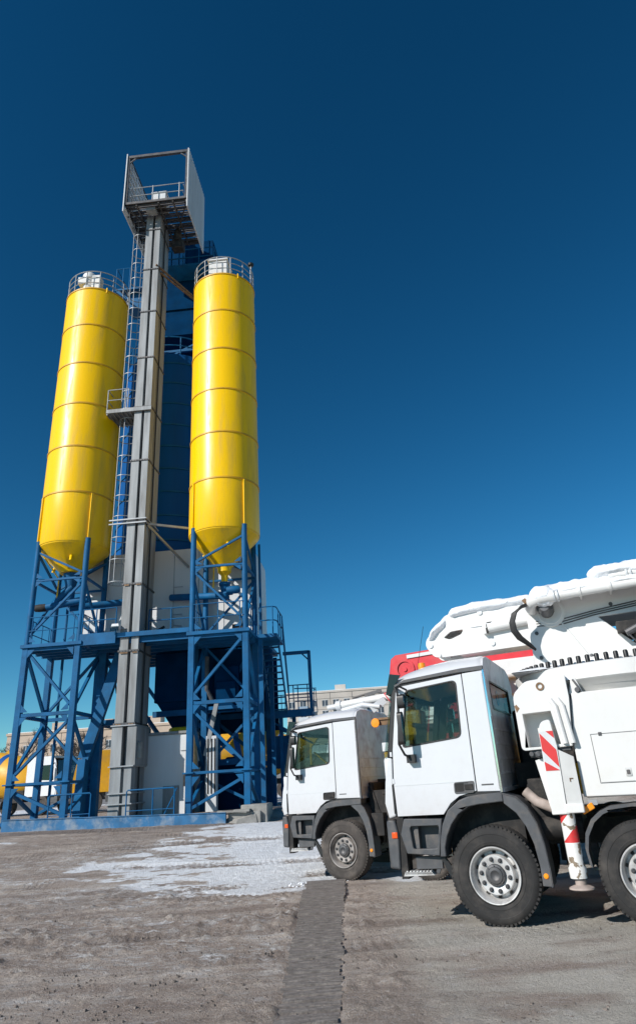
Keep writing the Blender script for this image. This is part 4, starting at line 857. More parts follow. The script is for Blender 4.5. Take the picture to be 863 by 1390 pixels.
        fl = MB().plate([(.60, .74), (.66, .74), (.50, .42), (.44, .50)], [], y-side*.06, y-side*.10); obj('splash_flap', fl, black, root)
def chassis(root, x_end):
    c = MB()
    for y in (-.8, -1.62): c.box(1.1, x_end, y-.05, y+.05, .78, 1.06)
    k = .4
    while k > x_end: c.box(k-.06, k+.06, -.85, -1.57, .82, 1.02); k -= .9
    obj('chassis_frame', c, chass, root)
    e = MB(); e.box(-.25, 1.0, -.85, -1.6, .75, 1.5); e.box(-.5, .7, -.7, -1.75, .95, 1.32); e.tube([(-.35, -1.9, 1.2), (-.35, -1.9, 2.5)], .09, 12); obj('engine', e, chass, root, bevel=.04)
    w = MB(); w.box(.55, -.4, -.30, -.36, .62, 1.32); w.box(.6, -.7, -.36, -2.06, 1.30, 1.33); w.box(.5, -.5, -2.1, -2.16, .62, 1.32); obj('wheel_arch_lining', w, chass, root)
    v = MB(); v.box(-.52, -1.1, -.30, -1.0, .95, 1.55); v.tube([(-.55, -.35, 1.0), (-1.1, -.35, 1.0)], .14, 14); v.tube([(-.5, -.5, 1.45), (-.9, -.3, 1.5), (-1.1, -.5, 1.2)], .05, 8); v.box(-.35, -1.0, -1.1, -2.2, 1.1, 1.75); obj('air_tanks', v, chass, root, bevel=.03)

def snow_cap(name, parent, x0, x1, y0, y1, zf, th, seed, nx=70, ny=18, rag=.5):
    r0 = rng.integers(1, 9999); m = MB()
    def top(u, v):
        x = x0+(x1-x0)*u; y = y0+(y1-y0)*v
        e = min(1, u*nx/2.5, (1-u)*nx/2.5)*(1-abs(2*v-1)**3)
        n = float(fbm(np.array([x*5+seed]), np.array([y*7+seed]), seed, 4)[0])
        return (x, y, zf(x)+e**.5*th*(.45+1.0*n))
    m.grid(top, nx, ny); m.grid(lambda u, v: (x0+(x1-x0)*u, y0+(y1-y0)*v, zf(x0+(x1-x0)*u)-.01), nx, 2)
    return obj(name, m, snow, parent, smooth=70)

def snow_sleeve(parent, x0, x1, yc, zf, ry, rz, seed, amp=.5, n=None, ns=28, fy=None):
    # lumpy drift of snow lying along the boom: an ellipse swept along x with an uneven surface
    n = n or int(abs(x1-x0)/.028); m = MB()
    for i in range(n+1):
        u = i/n; x = x0+(x1-x0)*u; e = min(1, (u*n+.2)/4, ((1-u)*n+.2)/4)**.5
        for j in range(ns):
            a = 2*pi*j/ns; ca, sa = cos(a), sin(a); up_ = .5+.5*sa
            q = float(fbm(np.array([x*3.2+seed*7]), np.array([a*1.1+3+seed]), seed, 4, .55)[0])
            if j > ns*.8: q2 = float(fbm(np.array([x*3.2+seed*7]), np.array([(a-2*pi)*1.1+3+seed]), seed, 4, .55)[0]); w = (j/ns-.8)/.2; q = q*(1-w)+q2*w
            k = e*(1+amp*(q-.5)*2.2)
            m.v.append((x, yc+(fy(x) if fy else 0)+ca*ry*(k*.5+.5*e), zf(x)+sa*rz*k*(1.15 if sa > 0 else 1.0)))
    for i in range(n):
        for j in range(ns): m.f.append((i*ns+j, i*ns+(j+1) % ns, (i+1)*ns+(j+1) % ns, (i+1)*ns+j))
    m.f.append(tuple(range(ns))); m.f.append(tuple(n*ns+j for j in range(ns)))
    return obj('snow', m, snow, parent, smooth=80)

# ------------------------------------------------------------ front pump truck
AF = radians(22.074); TF = thing('concrete_pump_truck', 'nearest white concrete pump truck with snowy folded boom and striped outrigger leg', 'truck', (1.800, 9.228, .0), pi-AF, 'white pump trucks parked side by side')
cab(TF, -.24, True); chassis(TF, -7.5)
for x in (0, -1.71): place_wheel(wheel_clean, TF, x, 0); place_wheel(wheel_clean, TF, x, -2.42, True)
for x in (-5.0, -6.4): place_wheel(wheel_clean, TF, x, 0); place_wheel(wheel_clean, TF, x, -2.42, True)
for x in (0, -1.71, -5.0, -6.4): obj('axle', MB().tube([(x, -.2, .53), (x, -2.2, .53)], .11, 12), chass, TF)
def front_truck():
    # superstructure side
    b = MB().plate([(-1.28, 2.50), (-1.19, 1.90), (-1.185, 1.325), (-3.3, 1.31), (-3.3, 2.50)], [], .0, -.10); obj('side_tank', b, white_pump, TF, bevel=.012)
    b = MB().box(-1.19, -7.5, -.10, -2.42, 1.31, 2.45); obj('pump_body', b, white_pump, TF, bevel=.03)
    b = MB().box(-3.35, -7.5, .0, -.1, 1.31, 2.45); obj('rear_body_side', b, white_pump, TF, bevel=.02)
    sh = MB().plate([(-1.40, 2.005), (-2.75, 2.005), (-2.75, 1.46), (-1.40, 1.46)], [[(-1.406, 1.999), (-2.744, 1.999), (-2.744, 1.466), (-1.406, 1.466)]], .004, -.02)
    sh2 = MB().plate([(-1.410, 1.996), (-2.74, 1.996), (-2.74, 1.470), (-1.410, 1.470)], [], .005, -.01); dr = obj('locker_door', sh2, white_pump, TF, bevel=.003); obj('door_gap', sh, dsteel, dr)
    l = MB().plate(rnd([(-1.70, 1.615), (-1.765, 1.613), (-1.765, 1.52), (-1.70, 1.52)], .01, 2), [], .014, .0); lk = obj('latch', l, steel, dr, bevel=.003)
    l = MB().plate(rnd([(-1.712, 1.59), (-1.752, 1.59), (-1.752, 1.54), (-1.712, 1.54)], .008, 2), [], .018, .012); obj('latch_lever', l, dsteel, lk)
    l = MB().box(-1.492, -1.53, .014, .0, 1.98, 2.02); obj('hinge', l, dsteel, dr, bevel=.003)
    # recess above with frame
    f = MB(); f.plate([(-1.25, 2.49), (-1.32, 2.72), (-1.38, 2.74), (-3.3, 2.80), (-3.3, 2.47)], [[(-1.42, 2.50), (-1.37, 2.66), (-3.2, 2.74), (-3.2, 2.50)]], -.03, -.12)
    f.plate([(-1.25, 2.45), (-1.3, 2.75), (-3.3, 2.82), (-3.3, 2.45)], [], -.6, -.64); f.beam((-1.75, -.15, 2.50), (-2.3, -.2, 2.72), .03, .02); obj('deck_frame', f, white_pump, TF, bevel=.012)
    v = MB(); v.lathe([(0, 0), (.03, 0), (.03, .05), (0, .05)], 12, c=(-1.36, -.03, 2.53), axis='y'); v.tube([(-1.33, -.02, 2.66), (-1.37, 0, 2.58), (-1.4, -.01, 2.5)], .012, 6); obj('sensor', v, dsteel, TF)
    sn = snow_cap('snow', TF, -1.22, -1.5, -.04, -.14, lambda x: 2.66, .10, 5, 12, 8)
    # outrigger housing
    hs = MB()
    o_ = rnd([(-.575, 2.50), (-.60, 2.56), (-.75, 2.69), (-1.25, 2.72), (-1.25, 2.45), (-1.18, 1.89), (-.575, 1.87)], [.06, .04, .06, 0, 0, .02, .06], 4)
    hs.plate(o_, [[(-.655, 2.30), (-1.0, 2.31), (-1.05, 1.92), (-.665, 1.905)]], .06, -.20); hs.plate([(-.60, 2.4), (-1.15, 2.4), (-1.15, 1.9), (-.6, 1.9)], [], -.19, -.24); hg = obj('outrigger_housing', hs, white_pump, TF, bevel=.025, segs=3)
    hk = MB(); hk.lathe([(.028, 0), (.05, 0), (.05, .012), (.028, .012)], 20, c=(-.93, .06, 2.61), axis='y'); hk.plate([(-.575, 2.40), (-.60, 2.42), (-.635, 2.37), (-.59, 2.32)], [], .062, .058); obj('eye_plate', hk, rust, hg)
    for x0, x1 in ((-1.02, -1.085), (-1.105, -1.175)):
        p = MB(); p.tube([(x0, .055, 2.44), (x0-.045, .075, 2.36), (x1-.02, .075, 1.92)], .032, 10); obj('hydraulic_pipe', p, white_pump, hg)
    ub = MB(); ub.box(-.66, -.9, .02, -.18, 1.79, 1.875); ub.lathe([(0, 0), (.04, 0), (.04, .03), (.025, .03), (.025, .05), (0, .05)], 16, c=(-.76, .02, 1.82), axis='y'); ub.lathe([(0, 0), (.03, 0), (.03, .03), (0, .03)], 12, c=(-.68, .02, 1.83), axis='y'); ub.box(-.95, -1.15, .02, -.18, 1.84, 1.9); obj('pivot_bracket', ub, dsteel, TF, bevel=.006)
    ar = MB().plate([(-.70, 1.76), (-.80, 1.78), (-.84, 1.25), (-.80, 1.17), (-.785, 1.20)], [], -.02, -.10); obj('swing_arm', ar, white_pump, TF, bevel=.008)
    # leg column
    lg = MB().plate(rnd([(-.82, 2.09), (-.86, 2.19), (-.97, 2.21), (-1.0, 1.9), (-.975, 1.175), (-.80, 1.17)], [.06, .06, .03, 0, 0, 0], 4), [], .12, -.10); L_ = obj('outrigger_leg', lg, white_pump, TF, bevel=.012)
    rs = MB()
    z0, z1 = 1.63, 2.075
    def x_l(z): return -.823+.0*(z-1.6)
    for a, b_ in ((1.63, 1.735), (1.86, 2.06)):          # diagonal bars, falling to the right
        rs.plate([(-.822, a if a > 1.64 else 1.63), (-.822, b_), (-.985, b_-.20 if b_ > 1.9 else 1.63), (-.985, a-.20 if a > 1.8 else 1.63)], [], .1245, .121)
    rs.plate([(-.90, 2.075), (-.985, 2.075), (-.985, 1.99)], [], .1245, .121)
    obj('warning_stripes', rs, redstripe, L_)
    wb = MB().plate([(-.822, 1.63), (-.985, 1.63), (-.985, 2.075), (-.822, 2.075)], [], .1212, .118); obj('warning_board', wb, panelw, L_)
    gp = MB().plate([(-1.0, 1.86), (-1.165, 1.77), (-1.165, 1.23), (-.985, 1.23)], [], .105, .085); obj('cover_plate', gp, mat('pale_grey_paint', (.56, .56, .55), .5, noise=.08), L_, bevel=.004)
    kh = MB().box(-1.075, -1.11, .115, .103, 1.53, 1.54); kh.box(-1.07, -1.08, .115, .103, 1.50, 1.54); obj('catch', kh, rust, L_)
    ft = MB().box(-.955, -1.17, .13, -.02, 1.165, 1.265); ft.box(-.80, -1.0, .125, -.02, 1.155, 1.185); obj('collar', ft, white_pump, L_, bevel=.012)
    pt = MB().tube([(-.955, .02, 1.17), (-.955, .02, .64), (-.955, .02, .60), (-.955, .02, .50)], [.085, .085, .10, .095], 24); obj('leg_piston', pt, flaked_m, L_, smooth=40)
    fd = MB().lathe([(0, .49), (.062, .49), (.062, .435), (.09, .428), (.135, .41), (.14, .395), (.125, .385), (0, .385)], 32, c=(-.965, .02, 0)); obj('foot_plate', fd, tan2, L_, smooth=40)
    hz = MB(); hz.tube([(-.50, -.12, 1.42), (-.62, -.1, 1.30), (-.80, -.1, 1.22), (-.93, -.1, 1.20)], .06, 12); obj('exhaust_elbow', hz, tan2, TF)
    # rear mudguard over axle two
    pts = [(-1.10, .63), (-1.085, .80), (-1.12, .95), (-1.21, 1.09), (-1.32, 1.17), (-1.45, 1.22), (-1.71, 1.24), (-2.0, 1.22), (-2.2, 1.09), (-2.32, .85)]
    f = MB(); f.plate(pts+[(a*1.0+(.03 if a > -1.6 else -.03)*-1, b-.035) for a, b in reversed(pts)], [], .03, -.34); g = obj('second_mudguard', f, plastic, TF, bevel=.006)
    mk = MB().beam((-1.13, .0, 1.17), (-1.27, .0, 1.235), .06, .07, upv=(0, 0, 1)); obj('side_lamp', mk, orange, g, bevel=.01)
    pf = MB().plate(rnd([(-1.22, 1.235), (-1.32, 1.235), (-1.32, 1.29), (-1.22, 1.29)], .01, 2), [], .0, -.02); obj('bracket_plate', pf, galv2, TF)
    # turntable ring and bolts
    CX, CY, RR = -1.90, -1.36, 1.43
    t = MB().lathe([(0, 2.45), (RR-.2, 2.45), (RR-.12, 2.58), (RR-.02, 2.64), (RR, 2.66), (RR, 2.83), (RR-.02, 2.845), (RR-.15, 2.85), (RR-.17, 2.92), (0, 2.92)], 96, c=(CX, CY, 0)); tt = obj('turntable_ring', t, white_pump, TF, smooth=35)
    d = MB().lathe([(0, 2.3), (RR-.3, 2.3), (RR-.22, 2.46), (0, 2.46)], 48, c=(CX, CY, 0)); obj('turntable_base', d, white_pump, TF, smooth=35)
    first = None
    for k in range(76):
        a = 2*pi*k/76; loc = (CX+(RR-.05)*cos(a), CY+(RR-.05)*sin(a), 2.84)
        if first is None: n = MB(); n.lathe([(.030, 0), (.030, .085), (.024, .10), (0, .105)], 12); first = obj('ring_bolt', n, black, tt, loc=loc)
        else: c = first.copy(); COL.objects.link(c); c.parent = tt; c.location = loc
    snow_cap('snow', TF, CX+RR-.1, CX-.1, CY+RR-.30, CY+RR*.4, lambda x: 2.85, .04, 15, 30, 8)
    # pedestal: wide tapered box with a side plate
    pv = MB()
    prof = [(-.83, 3.86), (-.82, 2.88), (-2.9, 2.88), (-2.9, 3.10), (-2.20, 3.15), (-2.03, 3.32), (-1.80, 3.57), (-2.3, 3.57), (-3.2, 3.57), (-3.2, 3.98), (-1.3, 3.96)]
    pv.plate(prof, [], -.98, -1.02); pv.plate(prof, [], -1.90, -1.94); pv.box(-.83, -.88, -1.02, -1.90, 2.9, 3.80)
    pv.plate([(-.9, 3.74), (-1.9, 3.5), (-2.1, 2.9), (-.9, 2.9)], [], -1.1, -1.6); pv.beam((-1.30, -.975, 3.55), (-1.62, -.975, 2.95), .02, .03)
    obj('pedestal', pv, white_pump, TF, bevel=.01)
    pr = MB(); pr.lathe([(.0, 0), (.21, 0), (.21, .03), (.17, .035), (.17, .05), (0, .05)], 32, c=(-1.17, -.98, 3.72), axis='y'); pr.box(-1.35, -1.5, -.975, -.985, 3.55, 3.67); obj('boom_pin', pr, white_pump, TF, bevel=.004); pk = MB(); pk.lathe([(0, -.2), (.10, -.2), (.11, .1), (.07, .2), (0, .2)], 20, c=(-1.13, -.80, 3.74), axis='y'); pk.box(-1.02, -1.24, -.9, -.66, 3.70, 3.80); obj('pin_bolt', pk, dsteel, TF, bevel=.01)
    # main boom section over the pedestal
    bm = MB(); bm.plate([(-.93, 3.94), (-1.15, 3.98), (-3.6, 4.10), (-3.6, 3.72), (-1.8, 3.74), (-1.0, 3.78)], [], -1.04, -1.75); obj('main_boom', bm, white_pump, TF, bevel=.03)
    un = MB().box(-2.0, -3.6, -.7, -1.7, 3.30, 3.42); un.box(-2.2, -2.9, -.9, -1.5, 3.0, 3.3); obj('boom_underside', un, chass, TF)
    hy = MB(); hy.tube([(-2.1, -.68, 3.25), (-2.6, -.68, 3.45)], .05, 10); hy.tube([(-2.1, -.66, 3.27), (-2.25, -.66, 3.05)], .012, 6); obj('hydraulic_fitting', hy, dsteel, TF)
    # delivery pipes in front of the boom
    for y, z0, z1, r, xs in ((-.55, 3.85, 3.91, .062, -1.06), (-.60, 4.02, 4.08, .06, -2.05)):
        p = MB().tube([(xs, y, z0), (-3.6, y, z1)], r, 20); pp = obj('delivery_pipe', p, white_pump, TF, smooth=50)
        c = MB()
        for x in (xs-.22, xs-.27): c.tube([(x, y, z0+.006), (x-.025, y, z0+.007)], r+.025, 20)
        obj('pipe_clamp', c, panelw, pp, smooth=50)
    el = MB(); el.tube([(-1.3, -.55, 3.86), (-1.1, -.55, 3.86), (-.98, -.6, 3.83), (-.93, -.75, 3.80), (-.93, -1.1, 3.80)], .085, 18); el.tube([(-.95, -.75, 3.9), (-.87, -.75, 3.82)], .05, 10); obj('pipe_elbow', el, white_pump, TF, smooth=50)
    fl = MB(); fl.tube([(-.87, -.62, 3.83), (-.92, -.62, 3.86)], .055, 12); obj('rusty_flange', fl, rust, TF)
    for k in range(4):
        h = MB(); o2 = k*.022
        h.tube([(-.90, -.56-.03*k, 3.80), (-.83+o2*.2, -.54-.03*k, 3.78), (-.745+o2, -.52-.03*k, 3.70), (-.695+o2, -.52-.03*k, 3.58), (-.70+o2, -.52-.03*k, 3.46), (-.76+o2, -.54-.03*k, 3.35), (-.85+o2*.5, -.58-.03*k, 3.25), (-.90, -.62-.03*k, 3.18)], .017, 8); obj('hydraulic_hose', h, black, TF, smooth=60)
    snow_sleeve(TF, -.93, -3.6, -1.05, lambda x: 3.955-(x+.9)*.045, .46, .10, 21, .45)
    snow_sleeve(TF, -.95, -1.32, -.60, lambda x: 3.885, .13, .135, 5, .55)
    snow_sleeve(TF, -1.30, -2.1, -.62, lambda x: 3.955-(x+1.3)*.05, .10, .06, 9, .9)
    snow_sleeve(TF, -1.78, -3.6, -.60, lambda x: 4.075-(x+1.8)*.04, .09, .075, 12, .9)
    snow_sleeve(TF, -1.32, -3.6, -.545, lambda x: 3.905-(x+1.3)*.03, .045, .04, 14, 1.2)
    snow_sleeve(TF, -2.0, -3.6, -.70, lambda x: 3.97-(x+1.8)*.035, .06, .09, 16, .6)
    for x in (-1.62, -2.02, -2.45, -2.9):
        z_ = 3.856-(x+1.06)*.0236; c = MB(); c.tube([(x, -.55, z_), (x-.035, -.55, z_)], .078, 20); c.box(x-.035, x, -.62, -1.0, z_-.03, z_+.03); obj('pipe_bracket', c, white_pump, TF, smooth=50)
    hl = MB()
    for k in range(3): hl.tube([(-.95, -.985-.0*k, 3.62-.035*k), (-1.3, -.975, 3.60-.035*k), (-1.75, -.975, 3.66-.03*k), (-2.6, -.97, 3.74-.03*k)], .009, 6)
    obj('hose_run', hl, dsteel, TF)
    rm = MB(); rm.tube([(-1.95, -1.15, 3.05), (-3.1, -1.15, 3.45)], .075, 16); rm.tube([(-1.5, -1.15, 2.95), (-1.95, -1.15, 3.05)], .04, 12); obj('lift_ram', rm, chass, TF)
    eb = MB()
    for x, z in ((-.93, 3.10), (-.93, 3.45), (-1.6, 3.05), (-2.4, 3.80), (-2.0, 3.72)): eb.lathe([(0, 0), (.028, 0), (.028, .014), (0, .018)], 8, c=(x, -.98, z), axis='y')
    obj('bolt_heads', eb, dsteel, TF)
    # second folded section reaching over the cab
    so = rnd([(.78, 3.62), (.80, 3.52), (.68, 3.34), (.50, 3.325), (-1.0, 3.35), (-1.0, 4.04), (.20, 4.0), (.44, 3.96), (.53, 3.86)], [.05, .06, .05, 0, 0, 0, .1, .08, .05], 4)
    ho = rnd([(.50, 3.62), (.38, 3.70), (.17, 3.71), (.21, 3.64), (.40, 3.58)], .03, 3)
    s2 = MB(); s2.plate(so, [ho], -1.25, -1.29); s2.plate(so, [ho], -1.68, -1.72); s2.plate([(.3, 3.34), (-1.0, 3.36), (-1.0, 3.62), (-.1, 3.60), (.05, 3.45)], [], -1.29, -1.68); s2.plate([(.50, 3.90), (.2, 3.98), (-1.0, 4.03), (-1.0, 3.75), (.1, 3.73), (.3, 3.75)], [], -1.30, -1.67)
    s2.plate([(.74, 3.60), (.76, 3.52), (.66, 3.38), (.50, 3.36), (.55, 3.5)], [], -1.29, -1.68)
    b2 = obj('folded_boom', s2, white_pump, TF, bevel=.015)
    pn = MB()
    for x, z, r in ((.72, 3.52, .035), (.60, 3.36, .03), (-.12, 3.93, .04), (-.24, 3.44, .04)): pn.lathe([(0, 0), (r, 0), (r, .02), (0, .02)], 18, c=(x, -1.25, z), axis='y')
    obj('boom_pins', pn, panelw, b2)
    tb = MB(); tb.tube([(-.22, -1.2, 3.66), (-1.0, -1.2, 3.72)], .07, 16); tb.box(-.14, -.20, -1.15, -1.25, 3.58, 3.74); obj('boom_pipe', tb, white_pump, b2, smooth=50)
    dk = MB().beam((-.2, -1.24, 3.755), (-1.0, -1.24, 3.79), .015, .012); dk.box(-.19, -.22, -1.14, -1.18, 3.58, 3.66); obj('slot_seal', dk, chass, b2)
    snow_sleeve(TF, .42, -1.0, -1.47, lambda x: float(np.interp(-x, [-.42, -.25, 0, 1], [3.945, 3.985, 4.005, 4.035])), .29, .095, 31, .35)
    snow_sleeve(TF, .80, .36, -1.47, lambda x: float(np.interp(-x, [-.80, -.6, -.36], [3.56, 3.76, 3.90])), .28, .11, 33, .35)
    snow_sleeve(TF, -.26, -1.0, -1.22, lambda x: 3.70-(x+.2)*.07, .08, .05, 35, .9)
    snow_sleeve(TF, .1, -.5, -1.27, lambda x: 3.735-(x+.2)*.05, .05, .022, 37, .9)
    # beacon and aerial
    bc = MB().lathe([(0, 0), (.05, 0), (.05, .03), (.055, .035), (.05, .09), (0, .10)], 20, c=(.71, -.5, 3.07)); obj('beacon', bc, orange, TF)
    an = MB().tube([(.74, -.28, 2.99), (.56, -.28, 3.64)], .0035, 5); obj('aerial', an, black, TF)
    ck = MB(); ck.box(-.32, -.6, -.9, -2.2, 1.45, 1.75); ck.box(-.4, -1.15, -1.2, -2.4, 1.7, 2.4); obj('tool_locker', ck, chass, TF)
tan2 = mat('pinkish_cast_metal', (.42, .34, .30), .7, noise=.3, nscale=9, dirt=(.2, .16, .13), dirt_amt=.6)
front_truck()

# ------------------------------------------------------------ second pump truck
AL = radians(21.846); TL = thing('concrete_pump_truck', 'white cabbed pump truck with red boom and dusty wheels, parked beyond the nearest one', 'truck', (.012, 14.738, -.096), pi-AL, 'white pump trucks parked side by side')
cab(TL, -.46, False); chassis(TL, -7.5)
for x in (0, -1.71, -5.0, -6.4): place_wheel(wheel_dusty, TL, x, 0, steer=-.12 if x == 0 else 0); place_wheel(wheel_dusty, TL, x, -2.42, True)
for x in (0, -1.71, -5.0, -6.4): obj('axle', MB().tube([(x, -.2, .53), (x, -2.2, .53)], .11, 12), chass, TL)
def second_truck():
    b = MB().box(-1.5, -7.5, -.05, -2.4, 1.3, 2.3); obj('pump_body', b, ymix, TL, bevel=.03)
    b = MB(); b.box(-.95, -1.5, -.2, -.9, 1.35, 2.25); obj('hydraulic_tank', b, ymix, TL, bevel=.03)
    b = MB().box(-.93, -1.52, -.18, -.92, 2.25, 2.42); obj('tank_lid', b, panelw, TL, bevel=.01)
    b = MB(); b.box(-.5, -.9, -.5, -2.0, .9, 1.5); b.box(-.52, -.6, -.4, -2.2, 1.2, 1.7); b.tube([(-.55, -.3, 1.7), (-.7, -.3, 1.2), (-.9, -.4, .9)], .03, 8); b.box(-.6, -.85, -.1, -.5, .75, 1.15); obj('gearbox', b, chass, TL, bevel=.02)
    # round amber marker on a stalk behind the cab
    m = MB(); m.lathe([(0, 0), (.085, 0), (.09, .01), (.085, .025), (0, .03)], 28, c=(-.93, .10, 2.79), axis='y'); mk = obj('amber_marker', m, orange, TL, smooth=40)
    m = MB(); m.box(-.95, -1.5, .02, .06, 2.74, 2.84); m.box(-.96, -1.3, .0, .09, 2.84, 2.88); obj('marker_arm', m, rust, mk)
    # white pipes lying over the cab
    p = MB(); p.tube([(.36, -1.2, 3.33), (-4, -1.2, 3.62)], .085, 20); obj('boom_tip_pipe', p, white_pump, TL, smooth=50)
    p = MB(); p.tube([(.62, -1.2, 3.31), (.34, -1.2, 3.33)], .055, 16); p.tube([(.40, -1.2, 3.327), (.28, -1.2, 3.335)], .11, 20); p.tube([(.2, -1.0, 3.2), (-.3, -1.0, 3.28), (-.7, -1.0, 3.2)], .05, 10); p.beam((-.5, -1.0, 3.15), (-.8, -1.1, 3.35), .06, .16); p.beam((-.2, -1.0, 3.15), (-.35, -1.1, 3.3), .06, .16); obj('pipe_clamp', p, panelw, TL, smooth=50)
    p = MB(); p.tube([(.1, -1.5, 3.5), (-.4, -1.5, 3.58), (-.9, -1.5, 3.50)], .025, 8); p.beam((-.2, -1.5, 3.52), (-.6, -1.5, 3.6), .05, .07); obj('cable', p, dsteel, TL)
    # snowy cab roof
    # red boom
    sec = [(-.80, 3.74), (-.90, 4.26), (-1.02, 4.34), (-5.2, 4.50), (-5.2, 3.70), (-1.2, 3.66)]
    r = MB(); r.plate(sec, [], -1.5, -1.56); r.plate(sec, [], -2.0, -2.06); r.box(-1.1, -4.9, -1.56, -2.0, 3.75, 4.2); rb = obj('red_boom', r, red, TL, bevel=.02)
    rr = MB(); rr.lathe([(.17, 0), (.23, 0), (.23, .03), (.17, .03)], 28, c=(-1.22, -1.50, 4.0), axis='y'); rr.lathe([(0, 0), (.05, 0), (.05, .03), (0, .03)], 16, c=(-1.22, -1.50, 4.0), axis='y'); obj('boom_pin', rr, red, rb)
    wp = MB().plate([(-1.30, 4.23), (-2.0, 4.26), (-2.0, 4.33), (-1.30, 4.305)], [], -1.47, -1.498); obj('white_plate', wp, panelw, rb)
    pl = MB(); pl.plate([(-2.15, 2.72), (-2.55, 3.25), (-2.9, 3.75), (-3.35, 3.75), (-3.35, 1.9), (-2.7, 1.9)], [], -.5, -1.2); pl.tube([(-2.0, -.48, 2.86), (-2.9, -.48, 2.96)], .03, 8); pl.box(-2.2, -3.35, -.3, -2.2, 2.3, 2.5); obj('red_pedestal', pl, red, TL, bevel=.03)
    lg = MB().lathe([(.12, 0), (.17, 0), (.17, .012), (.12, .012)], 28, c=(-3.45, -.49, 3.13), axis='y'); obj('blue_ring_emblem', lg, bluelogo, TL)
    cr = MB(); cr.beam((-1.35, -.7, 3.0), (-1.62, -.7, 2.55), .03); cr.beam((-.95, -.6, 3.42), (-1.3, -.6, 2.9), .02); cr.beam((-.95, -.6, 3.42), (-1.25, -.6, 3.46), .02); obj('red_stay', cr, red, TL)
    y = MB(); y.box(-1.30, -1.72, -.5, -1.0, 2.42, 3.02); y.tube([(-1.45, -.7, 2.95), (-1.6, -.8, 3.12)], .12, 14); obj('yellow_hopper', y, ymix, TL, bevel=.07, segs=3)
    y = MB(); y.tube([(-1.25, -.45, 3.2), (-1.5, -.45, 3.3), (-1.85, -.45, 3.28)], .09, 12); y.box(-1.3, -1.6, -.5, -.6, 3.1, 3.4); obj('red_pipe', y, red, TL, bevel=.02)
    y = MB(); y.box(-1.6, -2.6, -.45, -1.2, 2.3, 2.72); y.tube([(-1.55, -.4, 2.72), (-2.1, -.4, 2.62), (-2.6, -.4, 2.75)], .05, 8); y.lathe([(0, 0), (.1, 0), (.1, .06), (0, .06)], 16, c=(-1.72, -.42, 3.1), axis='y'); obj('pump_unit', y, chass, TL, bevel=.03)
    bx_ = MB().box(-2.75, -4.9, -1.3, -1.9, 3.2, 3.93); obj('boom_rest', bx_, white_pump, TL, bevel=.03)
    w = MB(); w.box(-1.85, -2.28, -.4, -.5, 2.86, 2.97); w.box(-1.85, -2.25, -.42, -.5, 2.78, 2.83); w.box(-1.95, -2.2, -.44, -.5, 2.97, 3.06); obj('white_bracket', w, white_pump, TL, bevel=.02)
second_truck()

